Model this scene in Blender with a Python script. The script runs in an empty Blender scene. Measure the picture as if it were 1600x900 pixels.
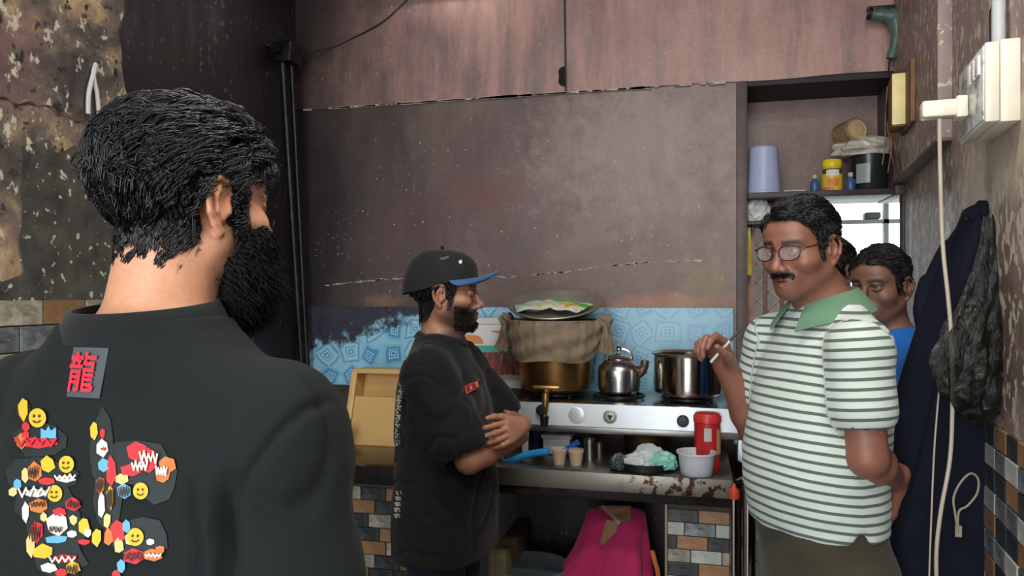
import bpy, bmesh, math, random
import numpy as np
from mathutils import Vector, Matrix
from mathutils.bvhtree import BVHTree
random.seed(7); rng = np.random.default_rng(7)
SC = bpy.context.scene; COL = SC.collection
# ------------------------------------------------------------------ camera, world, lights, exposure
TH = math.radians(13.8); CT, ST = math.cos(TH), math.sin(TH); FPX = 1155.56; EYE = 1.5; HOR = 460
def ray(px, py):                       # direction of a pixel of the 1600 x 900 photograph
    l = (px-800)/FPX
    return Vector((l*CT-ST, l*ST+CT, (HOR-py)/FPX))
def at(px, py, d): return Vector((0, 0, EYE)) + ray(px, py)*d          # at camera depth d
def onY(px, py, Y): r = ray(px, py); return Vector((0, 0, EYE)) + r*(Y/r.y)   # on a plane y = Y
def onZ(px, py, Z): r = ray(px, py); return Vector((0, 0, EYE)) + r*((Z-EYE)/r.z)
cam = bpy.data.objects.new('camera', bpy.data.cameras.new('camera')); COL.objects.link(cam)
cam.location = (0, 0, EYE); cam.rotation_euler = (math.pi/2, 0, TH)
cam.data.lens = 26; cam.data.sensor_width = 36; cam.data.shift_y = 10/1600; cam.data.clip_start = .02
SC.camera = cam
w = bpy.data.worlds.new('sky'); SC.world = w; w.use_nodes = True
bg = w.node_tree.nodes['Background']; bg.inputs[0].default_value = (.86, .95, 1, 1); bg.inputs[1].default_value = 3.0
def area(name, loc, rot, sx, sy, power, col):
    l = bpy.data.lights.new(name, 'AREA'); l.shape = 'RECTANGLE'; l.size = sx; l.size_y = sy; l.energy = power; l.color = col
    o = bpy.data.objects.new(name, l); o.location = loc; o.rotation_euler = rot; COL.objects.link(o); return o
area('shopfront_daylight', (-.6, -2.0, 1.6), (math.radians(86), 0, math.radians(-6)), 3.0, 2.2, 70, (.93, .97, 1))
area('ceiling_lamp', (-.05, 1.3, 2.9), (0, 0, 0), 1.2, .12, 12, (1, .98, .92))
area('side_fill', (.3, .2, 2.85), (math.radians(25), 0, 0), 1.0, .3, 18, (1, .97, .93))  # unseen lamp added to brighten the right side of the room
SC.view_settings.view_transform = 'Standard'; SC.view_settings.look = 'None'; SC.view_settings.gamma = 1
SC.view_settings.use_curve_mapping = False; SC.view_settings.exposure = 0.42
try:
    SC.cycles.use_denoising = True; SC.cycles.max_bounces = 8; SC.cycles.transparent_max_bounces = 12
    SC.cycles.caustics_reflective = False; SC.cycles.caustics_refractive = False
except Exception: pass
# ------------------------------------------------------------------ materials
def S(r, g, b):
    f = lambda c: (c/255/12.92) if c/255 <= .04045 else ((c/255+.055)/1.055)**2.4
    return (f(r), f(g), f(b), 1)
class NT:                              # tiny node-graph helper
    def __init__(s, name):
        s.m = bpy.data.materials.new(name); s.m.use_nodes = True; s.t = s.m.node_tree
        s.b = s.t.nodes['Principled BSDF']; s.tc = s.t.nodes.new('ShaderNodeTexCoord')
    def n(s, typ, **kw):
        o = s.t.nodes.new('ShaderNode'+typ)
        for k, v in kw.items(): setattr(o, k, v)
        return o
    def l(s, a, b): s.t.links.new(a, b)
    def set(s, sock, v):
        if hasattr(v, 'is_output'): s.l(v, sock)
        else: sock.default_value = v
    def co(s, scale=(1, 1, 1), kind='Object', loc=(0, 0, 0), rot=(0, 0, 0)):
        m = s.n('Mapping'); s.l(s.tc.outputs[kind], m.inputs[0]); m.inputs['Scale'].default_value = scale
        m.inputs['Location'].default_value = loc; m.inputs['Rotation'].default_value = rot; return m.outputs[0]
    def noise(s, scale, detail=4, rough=.6, vec=None, dist=0):
        o = s.n('TexNoise'); o.inputs['Scale'].default_value = scale; o.inputs['Detail'].default_value = detail
        o.inputs['Roughness'].default_value = rough; o.inputs['Distortion'].default_value = dist
        s.l(vec if vec else s.tc.outputs['Object'], o.inputs['Vector']); return o.outputs['Fac']
    def ramp(s, fac, stops, interp='LINEAR'):
        o = s.n('ValToRGB'); o.color_ramp.interpolation = interp; e = o.color_ramp.elements
        while len(e) < len(stops): e.new(.5)
        for k, (p, c) in enumerate(stops):
            e[k].position = p; e[k].color = c if hasattr(c, '__len__') else (c, c, c, 1)
        s.set(o.inputs[0], fac); return o.outputs[0]
    def mix(s, f, a, b, mode='MIX'):
        o = s.n('Mix', data_type='RGBA', blend_type=mode)
        s.set(o.inputs[0], f); s.set(o.inputs[6], a); s.set(o.inputs[7], b); return o.outputs[2]
    def math(s, op, a, b=0, c=0):
        o = s.n('Math', operation=op); s.set(o.inputs[0], a); s.set(o.inputs[1], b); s.set(o.inputs[2], c); return o.outputs[0]
    def xyz(s, v):
        o = s.n('SeparateXYZ'); s.l(v, o.inputs[0]); return o.outputs
    def attr(s, name): return s.n('Attribute', attribute_name=name)
    def bump(s, h, st=.3, dist=.01):
        o = s.n('Bump'); o.inputs['Strength'].default_value = st; o.inputs['Distance'].default_value = dist
        s.l(h, o.inputs['Height']); s.l(o.outputs[0], s.b.inputs['Normal'])
    def p(s, **kw):
        for k, v in kw.items(): s.set(s.b.inputs[k.replace('_', ' ')], v)
        return s.m
def M(name, col, rough=.5, metal=0, var=.15, scale=9, bump=0, bscale=90, trans=0, alpha=1, spec=.5, coat=0, ior=1.45, sheen=0):
    t = NT(name); lo = tuple(c*(1-var) for c in col[:3])+(1,); hi = tuple(min(1, c*(1+var)) for c in col[:3])+(1,)
    t.p(Base_Color=t.ramp(t.noise(scale), [(.3, lo), (.7, hi)]), Roughness=rough, Metallic=metal)
    t.b.inputs['Specular IOR Level'].default_value = spec; t.b.inputs['Transmission Weight'].default_value = trans
    t.b.inputs['Alpha'].default_value = alpha; t.b.inputs['Coat Weight'].default_value = coat; t.b.inputs['IOR'].default_value = ior
    t.b.inputs['Sheen Weight'].default_value = sheen
    if bump: t.bump(t.noise(bscale, 3), bump, .004)
    return t.m
def EM(name, col, st):
    t = NT(name); t.b.inputs['Emission Color'].default_value = col; t.b.inputs['Emission Strength'].default_value = st
    t.b.inputs['Base Color'].default_value = col; return t.m
# ------------------------------------------------------------------ meshes
def link(name, data, parent=None):
    o = bpy.data.objects.new(name, data); COL.objects.link(o)
    if parent: o.parent = parent
    return o
def finish(bm, name, mats, parent=None, smooth=True, angle=40):
    me = bpy.data.meshes.new(name); bmesh.ops.recalc_face_normals(bm, faces=bm.faces[:]); bm.to_mesh(me); bm.free()
    for m in (mats if isinstance(mats, (list, tuple)) else [mats]): me.materials.append(m)
    if smooth:
        me.polygons.foreach_set('use_smooth', [True]*len(me.polygons))
        try: me.set_sharp_from_angle(angle=math.radians(angle))
        except Exception: pass
    return link(name, me, parent)
def tag(o, label=None, cat=None, group=None, kind=None):
    for k, v in (('label', label), ('category', cat), ('group', group), ('kind', kind)):
        if v: o[k] = v
    return o
def thing(name, label, cat, loc=(0, 0, 0), rz=0, group=None):
    o = link(name, None); o.location = loc; o.rotation_euler = (0, 0, rz); o.empty_display_size = .05
    return tag(o, label, cat, group)
def box(bm, lo, hi, bev=0, seg=2, mat=0, M4=None):
    r = bmesh.ops.create_cube(bm, size=1); vs = r['verts']
    lo, hi = Vector(lo), Vector(hi); c = (lo+hi)/2; s = hi-lo
    for v in vs: v.co = Vector((v.co.x*s.x, v.co.y*s.y, v.co.z*s.z))+c
    fs = {f for v in vs for f in v.link_faces}
    if bev:
        es = list({e for v in vs for e in v.link_edges})
        rr = bmesh.ops.bevel(bm, geom=es, offset=bev, segments=seg, affect='EDGES', profile=.5)
        fs = {f for f in rr['faces']} | {f for f in fs if f.is_valid}
        vs = list({v for f in fs for v in f.verts})
    for f in fs: f.material_index = mat
    if M4 is not None:
        for v in vs: v.co = M4 @ v.co
    return vs
def lathe(bm, prof, n=32, c=(0, 0, 0), M4=None, mat=0, wob=None):
    c = Vector(c); rings = []
    for (r, z) in prof:
        ring = []
        for k in range(n):
            a = 2*math.pi*k/n; rr = r if wob is None else r*wob(a, z)
            v = Vector((rr*math.cos(a), rr*math.sin(a), z)); v = (M4 @ v) if M4 is not None else v
            ring.append(bm.verts.new(v+c))
        rings.append(ring)
    for A, B in zip(rings, rings[1:]):
        for k in range(n):
            f = bm.faces.new((A[k], A[(k+1) % n], B[(k+1) % n], B[k])); f.material_index = mat
    for ring in (rings[0], rings[-1]):
        try: f = bm.faces.new(ring); f.material_index = mat
        except Exception: pass
    return rings
def tube(bm, pts, r, n=8, mat=0, flat=1, closed=False, up=(0, 0, 1)):
    pts = [Vector(p) for p in pts]; N = len(pts); rings = []; up = Vector(up); nrm = None
    for i, p in enumerate(pts):
        if closed: t = (pts[(i+1) % N]-pts[i-1])
        else: t = pts[min(i+1, N-1)]-pts[max(i-1, 0)]
        t.normalize()
        if nrm is None:
            nrm = up - t*up.dot(t)
            if nrm.length < 1e-3: nrm = Vector((1, 0, 0)) - t*t.x
        else: nrm = nrm - t*nrm.dot(t)
        nrm.normalize(); b = t.cross(nrm); rr = r[i] if isinstance(r, (list, tuple)) else r
        rings.append([bm.verts.new(p + (nrm*math.cos(2*math.pi*k/n)*flat + b*math.sin(2*math.pi*k/n))*rr) for k in range(n)])
    pairs = list(zip(rings, rings[1:])) + ([(rings[-1], rings[0])] if closed else [])
    for A, B in pairs:
        for k in range(n):
            f = bm.faces.new((A[k], A[(k+1) % n], B[(k+1) % n], B[k])); f.material_index = mat
    if not closed:
        for q in (rings[0], rings[-1]):
            f = bm.faces.new(q); f.material_index = mat
def sheet(bm, fn, nu, nv, thick=0, mat=0):         # parametric surface fn(u, v); extruded along its normals if thick
    V = [[bm.verts.new(fn(i/nu, j/nv)) for j in range(nv+1)] for i in range(nu+1)]
    F = []
    for i in range(nu):
        for j in range(nv):
            f = bm.faces.new((V[i][j], V[i+1][j], V[i+1][j+1], V[i][j+1])); f.material_index = mat; F.append(f)
    if thick:
        bmesh.ops.recalc_face_normals(bm, faces=F)
        bmesh.ops.solidify(bm, geom=F, thickness=thick)
    return V
def smooth_path(pts, n=8):
    P = [Vector(p) for p in pts]; out = []
    for i in range(len(P)-1):
        a, b, c, d = P[max(i-1, 0)], P[i], P[i+1], P[min(i+2, len(P)-1)]
        for k in range(n):
            t = k/n; out.append(.5*((2*b)+(c-a)*t+(2*a-5*b+4*c-d)*t*t+(3*b-a-3*c+d)*t**3))
    return out+[P[-1]]
def B(): return bmesh.new()
# ------------------------------------------------------------------ wall paints and other setting materials
def wall_paint(name, stops, chip=.0, bare=(), chipcol=S(200, 190, 170), dark_ramp=None, rough=.42, seed=0, streak=.35, chipscale=38, ba=0):
    t = NT(name); loc = (seed*3.1, seed*1.7, seed)
    n1 = t.noise(1.5, 5, .6, t.co((1, 1, .8), loc=loc), .4); n2 = t.noise(3.2, 6, .65, t.co((3.0, 3.0, .45), loc=loc))
    c = t.ramp(t.math('ADD', t.math('MULTIPLY', n1, 1-streak), t.math('MULTIPLY', n2, streak)), stops)
    fine = t.noise(55, 5, .7); c = t.mix(.16, c, t.ramp(fine, [(.3, .12), (.7, .62)]), 'OVERLAY')
    if dark_ramp:  # darkens the paint along one axis, edge broken up by noise
        x = t.xyz(t.tc.outputs['Object']); ax, a, b, amount = dark_ramp
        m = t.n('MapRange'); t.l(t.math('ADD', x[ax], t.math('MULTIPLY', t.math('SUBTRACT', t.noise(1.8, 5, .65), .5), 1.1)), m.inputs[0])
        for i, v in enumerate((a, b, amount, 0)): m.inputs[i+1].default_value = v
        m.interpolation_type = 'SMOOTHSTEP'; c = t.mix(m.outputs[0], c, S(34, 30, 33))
    for (cx, cz, rx, rz, col, st) in bare:
        q = t.xyz(t.tc.outputs['Object']); u = t.math('MULTIPLY', t.math('SUBTRACT', q[ba], cx), 1/rx); v = t.math('MULTIPLY', t.math('SUBTRACT', q[2], cz), 1/rz)
        dd = t.math('ADD', t.math('SQRT', t.math('ADD', t.math('MULTIPLY', u, u), t.math('MULTIPLY', v, v))), t.math('MULTIPLY', t.math('SUBTRACT', t.noise(13, 7, .72, t.co(loc=(cx, 0, cz))), .5), 2.6))
        c = t.mix(t.math('MULTIPLY', t.ramp(dd, [(.35, 1), (1.0, 0)]), st), c, col)
    if chip:
        k = t.noise(chipscale, 3, .55, t.co((1, 1, .7), loc=loc)); big = t.noise(2.6, 3, .5, t.co(loc=loc))
        f = t.ramp(t.math('ADD', k, t.math('MULTIPLY', big, .35)), [(.86-chip, 0), (.89-chip, 1)]); c = t.mix(f, c, chipcol)
    t.p(Base_Color=c, Roughness=t.ramp(n2, [(.3, rough-.1), (.7, rough+.15)])); t.bump(t.noise(14, 8, .7), .25, .012)
    return t.m
_b = lambda px, py, rx, rz, col, st: (onY(px, py, 3.15).x, onY(px, py, 3.15).z, rx, rz, col, st)
m_back = wall_paint('maroon_plaster', [(.28, S(90, 72, 68)), (.45, S(122, 98, 93)), (.56, S(146, 121, 113)), (.7, S(176, 142, 132))], chip=-.02, bare=(_b(1055, 472, .3, .05, S(182, 132, 104), .9), _b(1105, 440, .14, .14, S(150, 128, 96), .75), _b(960, 478, .16, .03, S(176, 128, 104), .8), _b(600, 470, .12, .04, S(140, 104, 76), .7), _b(1010, 240, .55, .42, S(166, 146, 138), .6), _b(760, 300, .3, .12, S(122, 70, 74), .6), _b(640, 360, .35, .25, S(92, 66, 64), .5)), dark_ramp=(0, -1.95, -.55, .95), chipcol=S(170, 150, 140), chipscale=80)  # large pale patch at upper right is reflected light painted into the plaster colour
m_back_top = wall_paint('faded_maroon_plaster', [(.28, S(124, 102, 98)), (.42, S(154, 126, 120)), (.52, S(192, 148, 138)), (.64, S(202, 170, 158))], chip=-.03, dark_ramp=(0, -1.85, -.85, .93), seed=2, streak=.6, chipscale=70)
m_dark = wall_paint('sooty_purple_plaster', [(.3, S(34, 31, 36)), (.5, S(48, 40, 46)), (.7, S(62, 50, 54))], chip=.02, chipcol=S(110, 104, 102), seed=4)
m_right = wall_paint('grimy_brown_plaster', [(.28, S(82, 70, 68)), (.42, S(118, 100, 98)), (.54, S(156, 134, 126)), (.66, S(186, 174, 158))], chip=.12, chipcol=S(196, 186, 164), seed=5, streak=.65, ba=1, bare=((1.85, 1.80, .42, .15, S(202, 188, 164), .85), (1.75, 1.42, .5, .2, S(96, 78, 66), .75), (2.6, 2.3, .5, .4, S(150, 120, 120), .5)))
t = NT('peeling_plaster')
pn = t.noise(4.6, 8, .66, None, .5); pc = t.ramp(pn, [(.34, S(58, 50, 50)), (.46, S(94, 84, 78)), (.53, S(128, 112, 98)), (.60, S(178, 152, 112)), (.7, S(214, 196, 160))])
pc = t.mix(t.ramp(t.noise(1.7, 4, .5), [(.48, 0), (.56, .75)]), pc, S(132, 96, 96))
pc = t.mix(t.ramp(t.noise(30, 4, .6, t.co((1, 1, .8))), [(.6, 0), (.64, 1)]), pc, S(206, 196, 172))
pc = t.mix(t.ramp(t.noise(20, 4, .6), [(.36, 1), (.42, 0)]), pc, S(48, 43, 42))
t.p(Base_Color=pc, Roughness=.7); t.bump(pn, .5, .02); m_peel = t.m
t = NT('grey_sooty_plaster'); pn = t.noise(10, 8, .7)
pc = t.ramp(pn, [(.35, S(52, 52, 48)), (.6, S(88, 86, 78))]); pc = t.mix(t.ramp(t.noise(42, 3, .5), [(.63, 0), (.66, 1)]), pc, S(196, 190, 168))
t.p(Base_Color=pc, Roughness=.65); t.bump(pn, .4, .01); m_greyp = t.m
m_soffit = M('dark_paint', S(40, 36, 38), .6, var=.3)
m_frame = M('worn_brown_frame', S(96, 80, 78), .5, var=.25, scale=14)
m_floor = M('grey_cement_floor', S(104, 98, 92), .6, var=.3, scale=5, bump=.2)
m_ceil = M('smoked_ceiling', S(66, 68, 72), .8, var=.3, scale=4)
m_grout = M('dirty_grout', S(80, 70, 60), .8, var=.3)
def tile_mat(name, col, vein=None, rough=.28):
    t = NT(name); oi = t.n('ObjectInfo'); rnd = oi.outputs['Random']
    n = t.noise(26, 5, .6, t.co((1, 1, 1.6)), .8); hi = tuple(min(1, c*1.18) for c in col[:3])+(1,); lo = tuple(c*.74 for c in (vein or col)[:3])+(1,)
    c = t.ramp(n, [(.32, lo), (.58, col), (.75, hi)]); c = t.mix(t.math('MULTIPLY', rnd, .28), c, S(60, 54, 48))
    t.p(Base_Color=c, Roughness=rough); return t.m
T_white = tile_mat('white_tile', S(206, 208, 200)); T_grey = tile_mat('grey_marble_tile', S(140, 148, 150), S(90, 95, 98))
T_tan = tile_mat('tan_tile', S(168, 126, 88)); T_dark = tile_mat('charcoal_tile', S(70, 76, 78), S(40, 42, 44)); T_cream = tile_mat('cream_tile', S(190, 182, 164), S(150, 140, 120))
T_mats = [T_white, T_grey, T_tan, T_dark, T_cream]
# ------------------------------------------------------------------ the room
CEIL = 2.98; YB = 3.15
def RW(y): return .432+.1137*y                       # x of the right wall at depth y
def struct(o, label=None): return tag(o, label, None, None, 'structure')
bm = B(); box(bm, (-3.2, -2.2, -.1), (2.6, 7, 0)); struct(finish(bm, 'floor', m_floor))
bm = B(); box(bm, (-2.2, -2.2, CEIL), (1.6, 3.45, CEIL+.12)); struct(finish(bm, 'ceiling', m_ceil))
DX0, DX1, DZ = .181, .787, 2.362
bm = B()
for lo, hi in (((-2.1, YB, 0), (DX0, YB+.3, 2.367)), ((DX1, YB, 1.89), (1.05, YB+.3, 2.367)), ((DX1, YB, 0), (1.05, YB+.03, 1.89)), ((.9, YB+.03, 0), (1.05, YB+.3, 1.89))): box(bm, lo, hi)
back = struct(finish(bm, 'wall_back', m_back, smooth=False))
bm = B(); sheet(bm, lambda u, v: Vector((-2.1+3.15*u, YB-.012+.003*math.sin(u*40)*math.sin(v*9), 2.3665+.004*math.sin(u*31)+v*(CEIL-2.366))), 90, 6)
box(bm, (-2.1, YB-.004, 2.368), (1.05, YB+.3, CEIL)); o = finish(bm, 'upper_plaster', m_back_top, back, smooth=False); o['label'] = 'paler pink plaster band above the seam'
# chipped white plaster along the seam and the scratch lower down
bm = B()
for k in range(190):
    x = random.choice((random.uniform(-1.62, .12), random.gauss(-.85, .33))); s = random.uniform(.002, .008)*(1.7 if random.random() < .25 else 1)
    if x > .14: continue
    box(bm, (x-s*2.4, YB-.018, 2.364-s*.4), (x+s*2.4, YB-.003, 2.364+s*.5))
for k in range(300):
    u = random.betavariate(1.3, 1.4); p0, p1 = onY(505, 447, YB), onY(1100, 409, YB); p = p0.lerp(p1, u); s = random.choice((.001, .0015, .002, .003, .005))*random.uniform(.6, 1.2); p.z += .012*math.sin(u*9)+random.gauss(0, .002)
    box(bm, (p.x-s*2.6, YB-.003, p.z-s*.6), (p.x+s*2.6, YB+.002, p.z+s*.6))
for k in range(90):
    p = onY(random.uniform(560, 1140), random.uniform(170, 470), YB); s = random.uniform(.001, .0032)
    box(bm, (p.x-s, YB-.002, p.z-s), (p.x+s, YB+.002, p.z+s))
o = finish(bm, 'plaster_chips', M('bare_white_plaster', S(205, 194, 182), .8), back, smooth=False); o['kind'] = 'stuff'; o['label'] = 'white chips of bare plaster on the maroon wall'
# niche above the doorway, shelf, frame
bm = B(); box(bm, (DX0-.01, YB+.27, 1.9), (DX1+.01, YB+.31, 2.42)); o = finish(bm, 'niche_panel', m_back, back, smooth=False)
bm = B(); box(bm, (DX0, YB-.004, 2.345), (DX1, YB+.3, 2.37)); finish(bm, 'lintel_soffit', m_soffit, back, smooth=False)
bm = B(); box(bm, (DX0-.012, YB-.02, 0), (DX0+.03, YB+.3, 2.365), .004); box(bm, (DX1-.03, YB-.02, 1.885), (DX1+.012, YB+.27, 2.365), .004); box(bm, (DX1-.004, YB-.02, 0), (DX1+.016, YB+.03, 1.885), .004)
struct(finish(bm, 'door_1', m_frame))
bm = B(); box(bm, (DX0+.032, YB-.015, 1.888), (DX1-.032, YB+.268, 1.912), .003); SHZ = 1.912
tag(finish(bm, 'wall_shelf', M('dusty_dark_board', S(66, 56, 54), .5, var=.3)), 'dark board shelf across the doorway under the wall niche', 'shelf')
# left walls: a near lit pier with broken edge and the sooty wall set back behind it
bm = B(); box(bm, (-2.0, 1.4, 0), (-1.82, YB+.3, CEIL)); finish(bm, 'wall_left', m_dark, smooth=False); struct(bpy.data.objects['wall_left'])
bm = B(); nz = 60; LY = 1.765; rows = []
def edge(z): return LY+.012*math.sin(z*7)+.014*math.sin(z*19+1)+.008*math.sin(z*47)-(.03 if 1.78 < z < 1.86 else 0)
for k in range(nz+1):
    z = CEIL*k/nz; e = edge(z); rows.append([bm.verts.new(p) for p in ((-1.55, -2.2, z), (-1.55, e-.02, z), (-1.565, e, z), (-1.82, e+.01, z))])
for a, b in zip(rows, rows[1:]):
    for i in range(3): bm.faces.new((a[i], a[i+1], b[i+1], b[i]))
pier = struct(finish(bm, 'wall_left_near', m_peel, angle=30))
# plaster ledge line, grey repair patches on the near wall
def wl(px, py, x=-1.55): r = ray(px, py); return Vector((0, 0, EYE))+r*(x/r.x)
a, b = wl(0, 213), wl(135, 240)
bm = B(); sheet(bm, lambda u, v: Vector((-1.552+(.008+.004*math.sin(u*60))*math.sin(v*math.pi), a.y-.3+(b.y-a.y+.42)*u, 1.957+.006*math.sin(u*23)+.004*math.sin(u*71)+(v-.5)*(.009+.005*math.sin(u*37)))), 90, 6)
o = finish(bm, 'plaster_ledge', M('rusty_plaster', S(116, 92, 78), .8, var=.45, scale=40, bump=.5), pier)
def gpatch(p0, p1, x):
    bm = B(); n = 40; A, C = p0, p1; ring = []
    def w_(u): return .012*math.sin(u*21)+.008*math.sin(u*47)
    pts = [(0, u) for u in np.linspace(0, 1, 12)]+[(u, 1) for u in np.linspace(0, 1, 12)]+[(1, 1-u) for u in np.linspace(0, 1, 12)]+[(1-u, 0) for u in np.linspace(0, 1, 12)]
    for i, (u, v) in enumerate(pts): ring.append(bm.verts.new((x, A.y+(C.y-A.y)*u+w_(v+u*.3), A.z+(C.z-A.z)*v+w_(u+.5))))
    bm.faces.new(ring); f = bm.faces[:] if False else list(bm.faces); r = bmesh.ops.extrude_face_region(bm, geom=f)
    for v in [g for g in r['geom'] if isinstance(g, bmesh.types.BMVert)]: v.co.x += .006
    return finish(bm, 'grey_plaster_patch', m_greyp, pier, smooth=False)
gpatch(wl(30, 218), wl(196, 478), -1.55); gpatch(wl(-30, 440), wl(205, 484), -1.549)
# wall tiles, each its own piece
def tiles(parent, O, U, N, cols, rows, tw, th, pat, shift=lambda r: 0, skip=lambda r, c: False, gap=.003, thick=.008, wid=None, lim=290):
    U = Vector(U).normalized(); N = Vector(N).normalized(); Z = Vector((0, 0, 1)); cache = {}; cnt = 0
    for r in range(rows):
        x = shift(r); c = 0
        while x < cols*tw-.01:
            wv = wid(r, c) if wid else tw; w0 = max(x, 0); w1 = min(x+wv, cols*tw); m = pat(r, c); ww = round(w1-w0, 3)
            if ww > .012 and not skip(r, c) and cnt < lim:
                key = (ww, m)
                if key not in cache:
                    bm = B(); box(bm, (gap/2, 0, gap/2), (ww-gap/2, thick, th-gap/2), .0015, 1)
                    o = finish(bm, 'tile', T_mats[m], None, smooth=False); cache[key] = o.data
                else: o = link('tile', cache[key])
                mx = Matrix((tuple(U)+(0,), tuple(N)+(0,), (0, 0, 1, 0), (0, 0, 0, 1))).transposed()
                o.matrix_world = Matrix.Translation(Vector(O)+U*w0-Z*(r+1)*th+N*random.uniform(-.001, .001)) @ mx
                o.parent = parent; cnt += 1
            x += wv; c += 1
bm = B(); y0, y1 = -2.2, YB
vs = [bm.verts.new(p) for p in ((RW(y0), y0, 0), (RW(y1), y1, 0), (RW(y1)+.25, y1, 0), (RW(y0)+.25, y0, 0))]
f = bm.faces.new(vs); r = bmesh.ops.extrude_face_region(bm, geom=[f])
for v in [g for g in r['geom'] if isinstance(g, bmesh.types.BMVert)]: v.co.z = CEIL
rwall = struct(finish(bm, 'wall_right', m_right, smooth=False))
UR = Vector((.1130, .9936, 0)); NR = Vector((-.9936, .1130, 0))
def rwp(px, py, off=0): r = ray(px, py); s = .432/(r.x-.1137*r.y); return Vector((0, 0, EYE))+r*s+NR*off
pr = [[2, 3], [1, 0, 1, 0], [3, 3, 2, 3], [1, 1, 0], [2, 3, 3], [1, 0, 1], [2, 3], [0, 1, 0], [3, 2, 3], [1, 0]]
tiles(rwall, Vector((RW(1.2), 1.2, 1.218))+NR*.001, UR, NR, 15, 14, .084, .0485, lambda r, c: pr[r % 10][(c+r//2) % len(pr[r % 10])])
def wallbox(bm, y0, y1, z0, z1, o0, o1, bev=.003):
    M4 = Matrix(((UR.x, NR.x, 0, RW(0)), (UR.y, NR.y, 0, 0), (0, 0, 1, 0), (0, 0, 0, 1))); k_ = 1/UR.y
    return box(bm, (y0*k_, o0, z0), (y1*k_, o1, z1), bev, 2, 0, M4)
bm = B(); wallbox(bm, 1.2, 2.44, .54, 1.216, -.01, .003, 0); finish(bm, 'tile_bed', m_grout, rwall, smooth=False)
tiles(pier, Vector((-1.549, 1.74, 1.487)), (0, -1, 0), (1, 0, 0), 6, 8, .13, .062, lambda r, c: (4, 0, 1, 0, 4, 1)[(r*5+c*3) % 6] if not (c == 1 and r == 0) else 2, lambda r: -.065 if r % 3 == 1 else 0)
bm = B(); box(bm, (-1.56, .9, .9), (-1.5485, 1.75, 1.49)); finish(bm, 'tile_bed', m_grout, pier, smooth=False)
# room beyond the doorway with its bright window
bm = B(); WX0, WX1, WZ0, WZ1, WY = .64, 1.9, .95, 2.16, 4.75
for lo, hi in (((-1.5, WY, 0), (WX0, WY+.15, 2.9)), ((WX1, WY, 0), (2.5, WY+.15, 2.9)), ((WX0, WY, 0), (WX1, WY+.15, WZ0)), ((WX0, WY, WZ1), (WX1, WY+.15, 2.9))): box(bm, lo, hi)
struct(finish(bm, 'wall_beyond', M('dim_cream_wall', S(150, 140, 128), .8, var=.2), smooth=False))
bm = B(); box(bm, (-1.5, 3.46, 2.9), (2.5, 4.9, 3.0)); box(bm, (-1.6, 3.46, 0), (-1.5, 4.9, 2.9)); box(bm, (2.5, 3.46, 0), (2.6, 4.9, 2.9)); struct(finish(bm, 'wall_side_room', m_dark, smooth=False))
win = B(); m_wf = M('grey_window_bar', S(120, 122, 112), .5)
box(win, (WX0, WY+.02, WZ0), (WX0+.04, WY+.1, WZ1)); box(win, (WX1-.04, WY+.02, WZ0), (WX1, WY+.1, WZ1)); box(win, (WX0, WY+.02, WZ0), (WX1, WY+.1, WZ0+.04)); box(win, (WX0, WY+.02, WZ1-.03), (WX1, WY+.1, WZ1))
wf = struct(finish(win, 'window_1', m_wf, smooth=False))
zb = onY(1330, 346, WY).z; xb = onY(1387, 346, WY).x
bm = B(); box(bm, (WX0, WY+.03, zb-.012), (WX1, WY+.07, zb+.012)); finish(bm, 'window_bar', m_wf, wf, smooth=False)
bm = B(); box(bm, (xb-.014, WY+.03, WZ0), (xb+.014, WY+.07, WZ1)); finish(bm, 'window_mullion', m_wf, wf, smooth=False)
bm = B(); box(bm, (xb-.12, WY+.02, zb+.014), (xb-.03, WY+.09, zb+.055), .01); tag(finish(bm, 'small_box', M('dark_olive_box', S(70, 70, 60), .6)), 'small dark box on the bar of the bright window', 'box')
# ------------------------------------------------------------------ counter and what stands on it
m_granite = M('black_granite', S(38, 36, 34), .12, var=.5, scale=120); m_steel = M('brushed_steel', S(190, 190, 186), .28, 1, .12, 6)
m_dullsteel = M('greasy_steel', S(150, 146, 140), .38, 1, .3, 7); m_chrome = M('chrome', S(215, 215, 212), .12, 1, .05)
m_black = M('black_plastic', S(26, 26, 28), .4); m_brass = M('dull_brass', S(150, 112, 66), .36, 1, .3, 12, bump=.1)
m_lead = M('white_enamel_steel', S(206, 210, 212), .3, .25, .06)
t = NT('rusty_lip_steel'); rn = t.noise(34, 4, .6); gx = t.xyz(t.tc.outputs['Object'])[0]
mk = t.ramp(gx, [(0.0, 0), (.02, 1)]); mr = t.n('MapRange'); t.l(gx, mr.inputs[0])
for i, v in enumerate((-.26, -.16, 0, 1)): mr.inputs[i+1].default_value = v
t.p(Base_Color=t.mix(t.math('MULTIPLY', t.ramp(rn, [(.5, 0), (.56, 1)]), mr.outputs[0]), S(150, 142, 132), S(66, 42, 24)), Metallic=.7, Roughness=.4); m_lip = t.m
CZ, TZ, CX1 = .87, .895, .165
bm = B(); box(bm, (-1.82, 2.5, .805), (CX1, YB, CZ), .006); tag(finish(bm, 'counter_top', m_granite), 'long black granite counter slab along the maroon wall', 'counter')
tr = thing('steel_tray', 'wide shallow stainless steel tray with rusty front lip lying on counter', 'tray', (0, 0, 0))
bm = B(); box(bm, (-.7, 2.495, CZ), (.125, 3.12, TZ), .004); finish(bm, 'tray_sheet', m_dullsteel, tr)
bm = B(); box(bm, (-.7, 2.488, .838), (.125, 2.4945, TZ+.004), .002); finish(bm, 'front_lip', m_lip, tr)
bm = B(); sheet(bm, lambda u, v: Vector((.125+.05*v, 2.492+.6*u, TZ+.002+.03*v)), 8, 2, .004); finish(bm, 'side_lip', m_chrome, tr)
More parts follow.
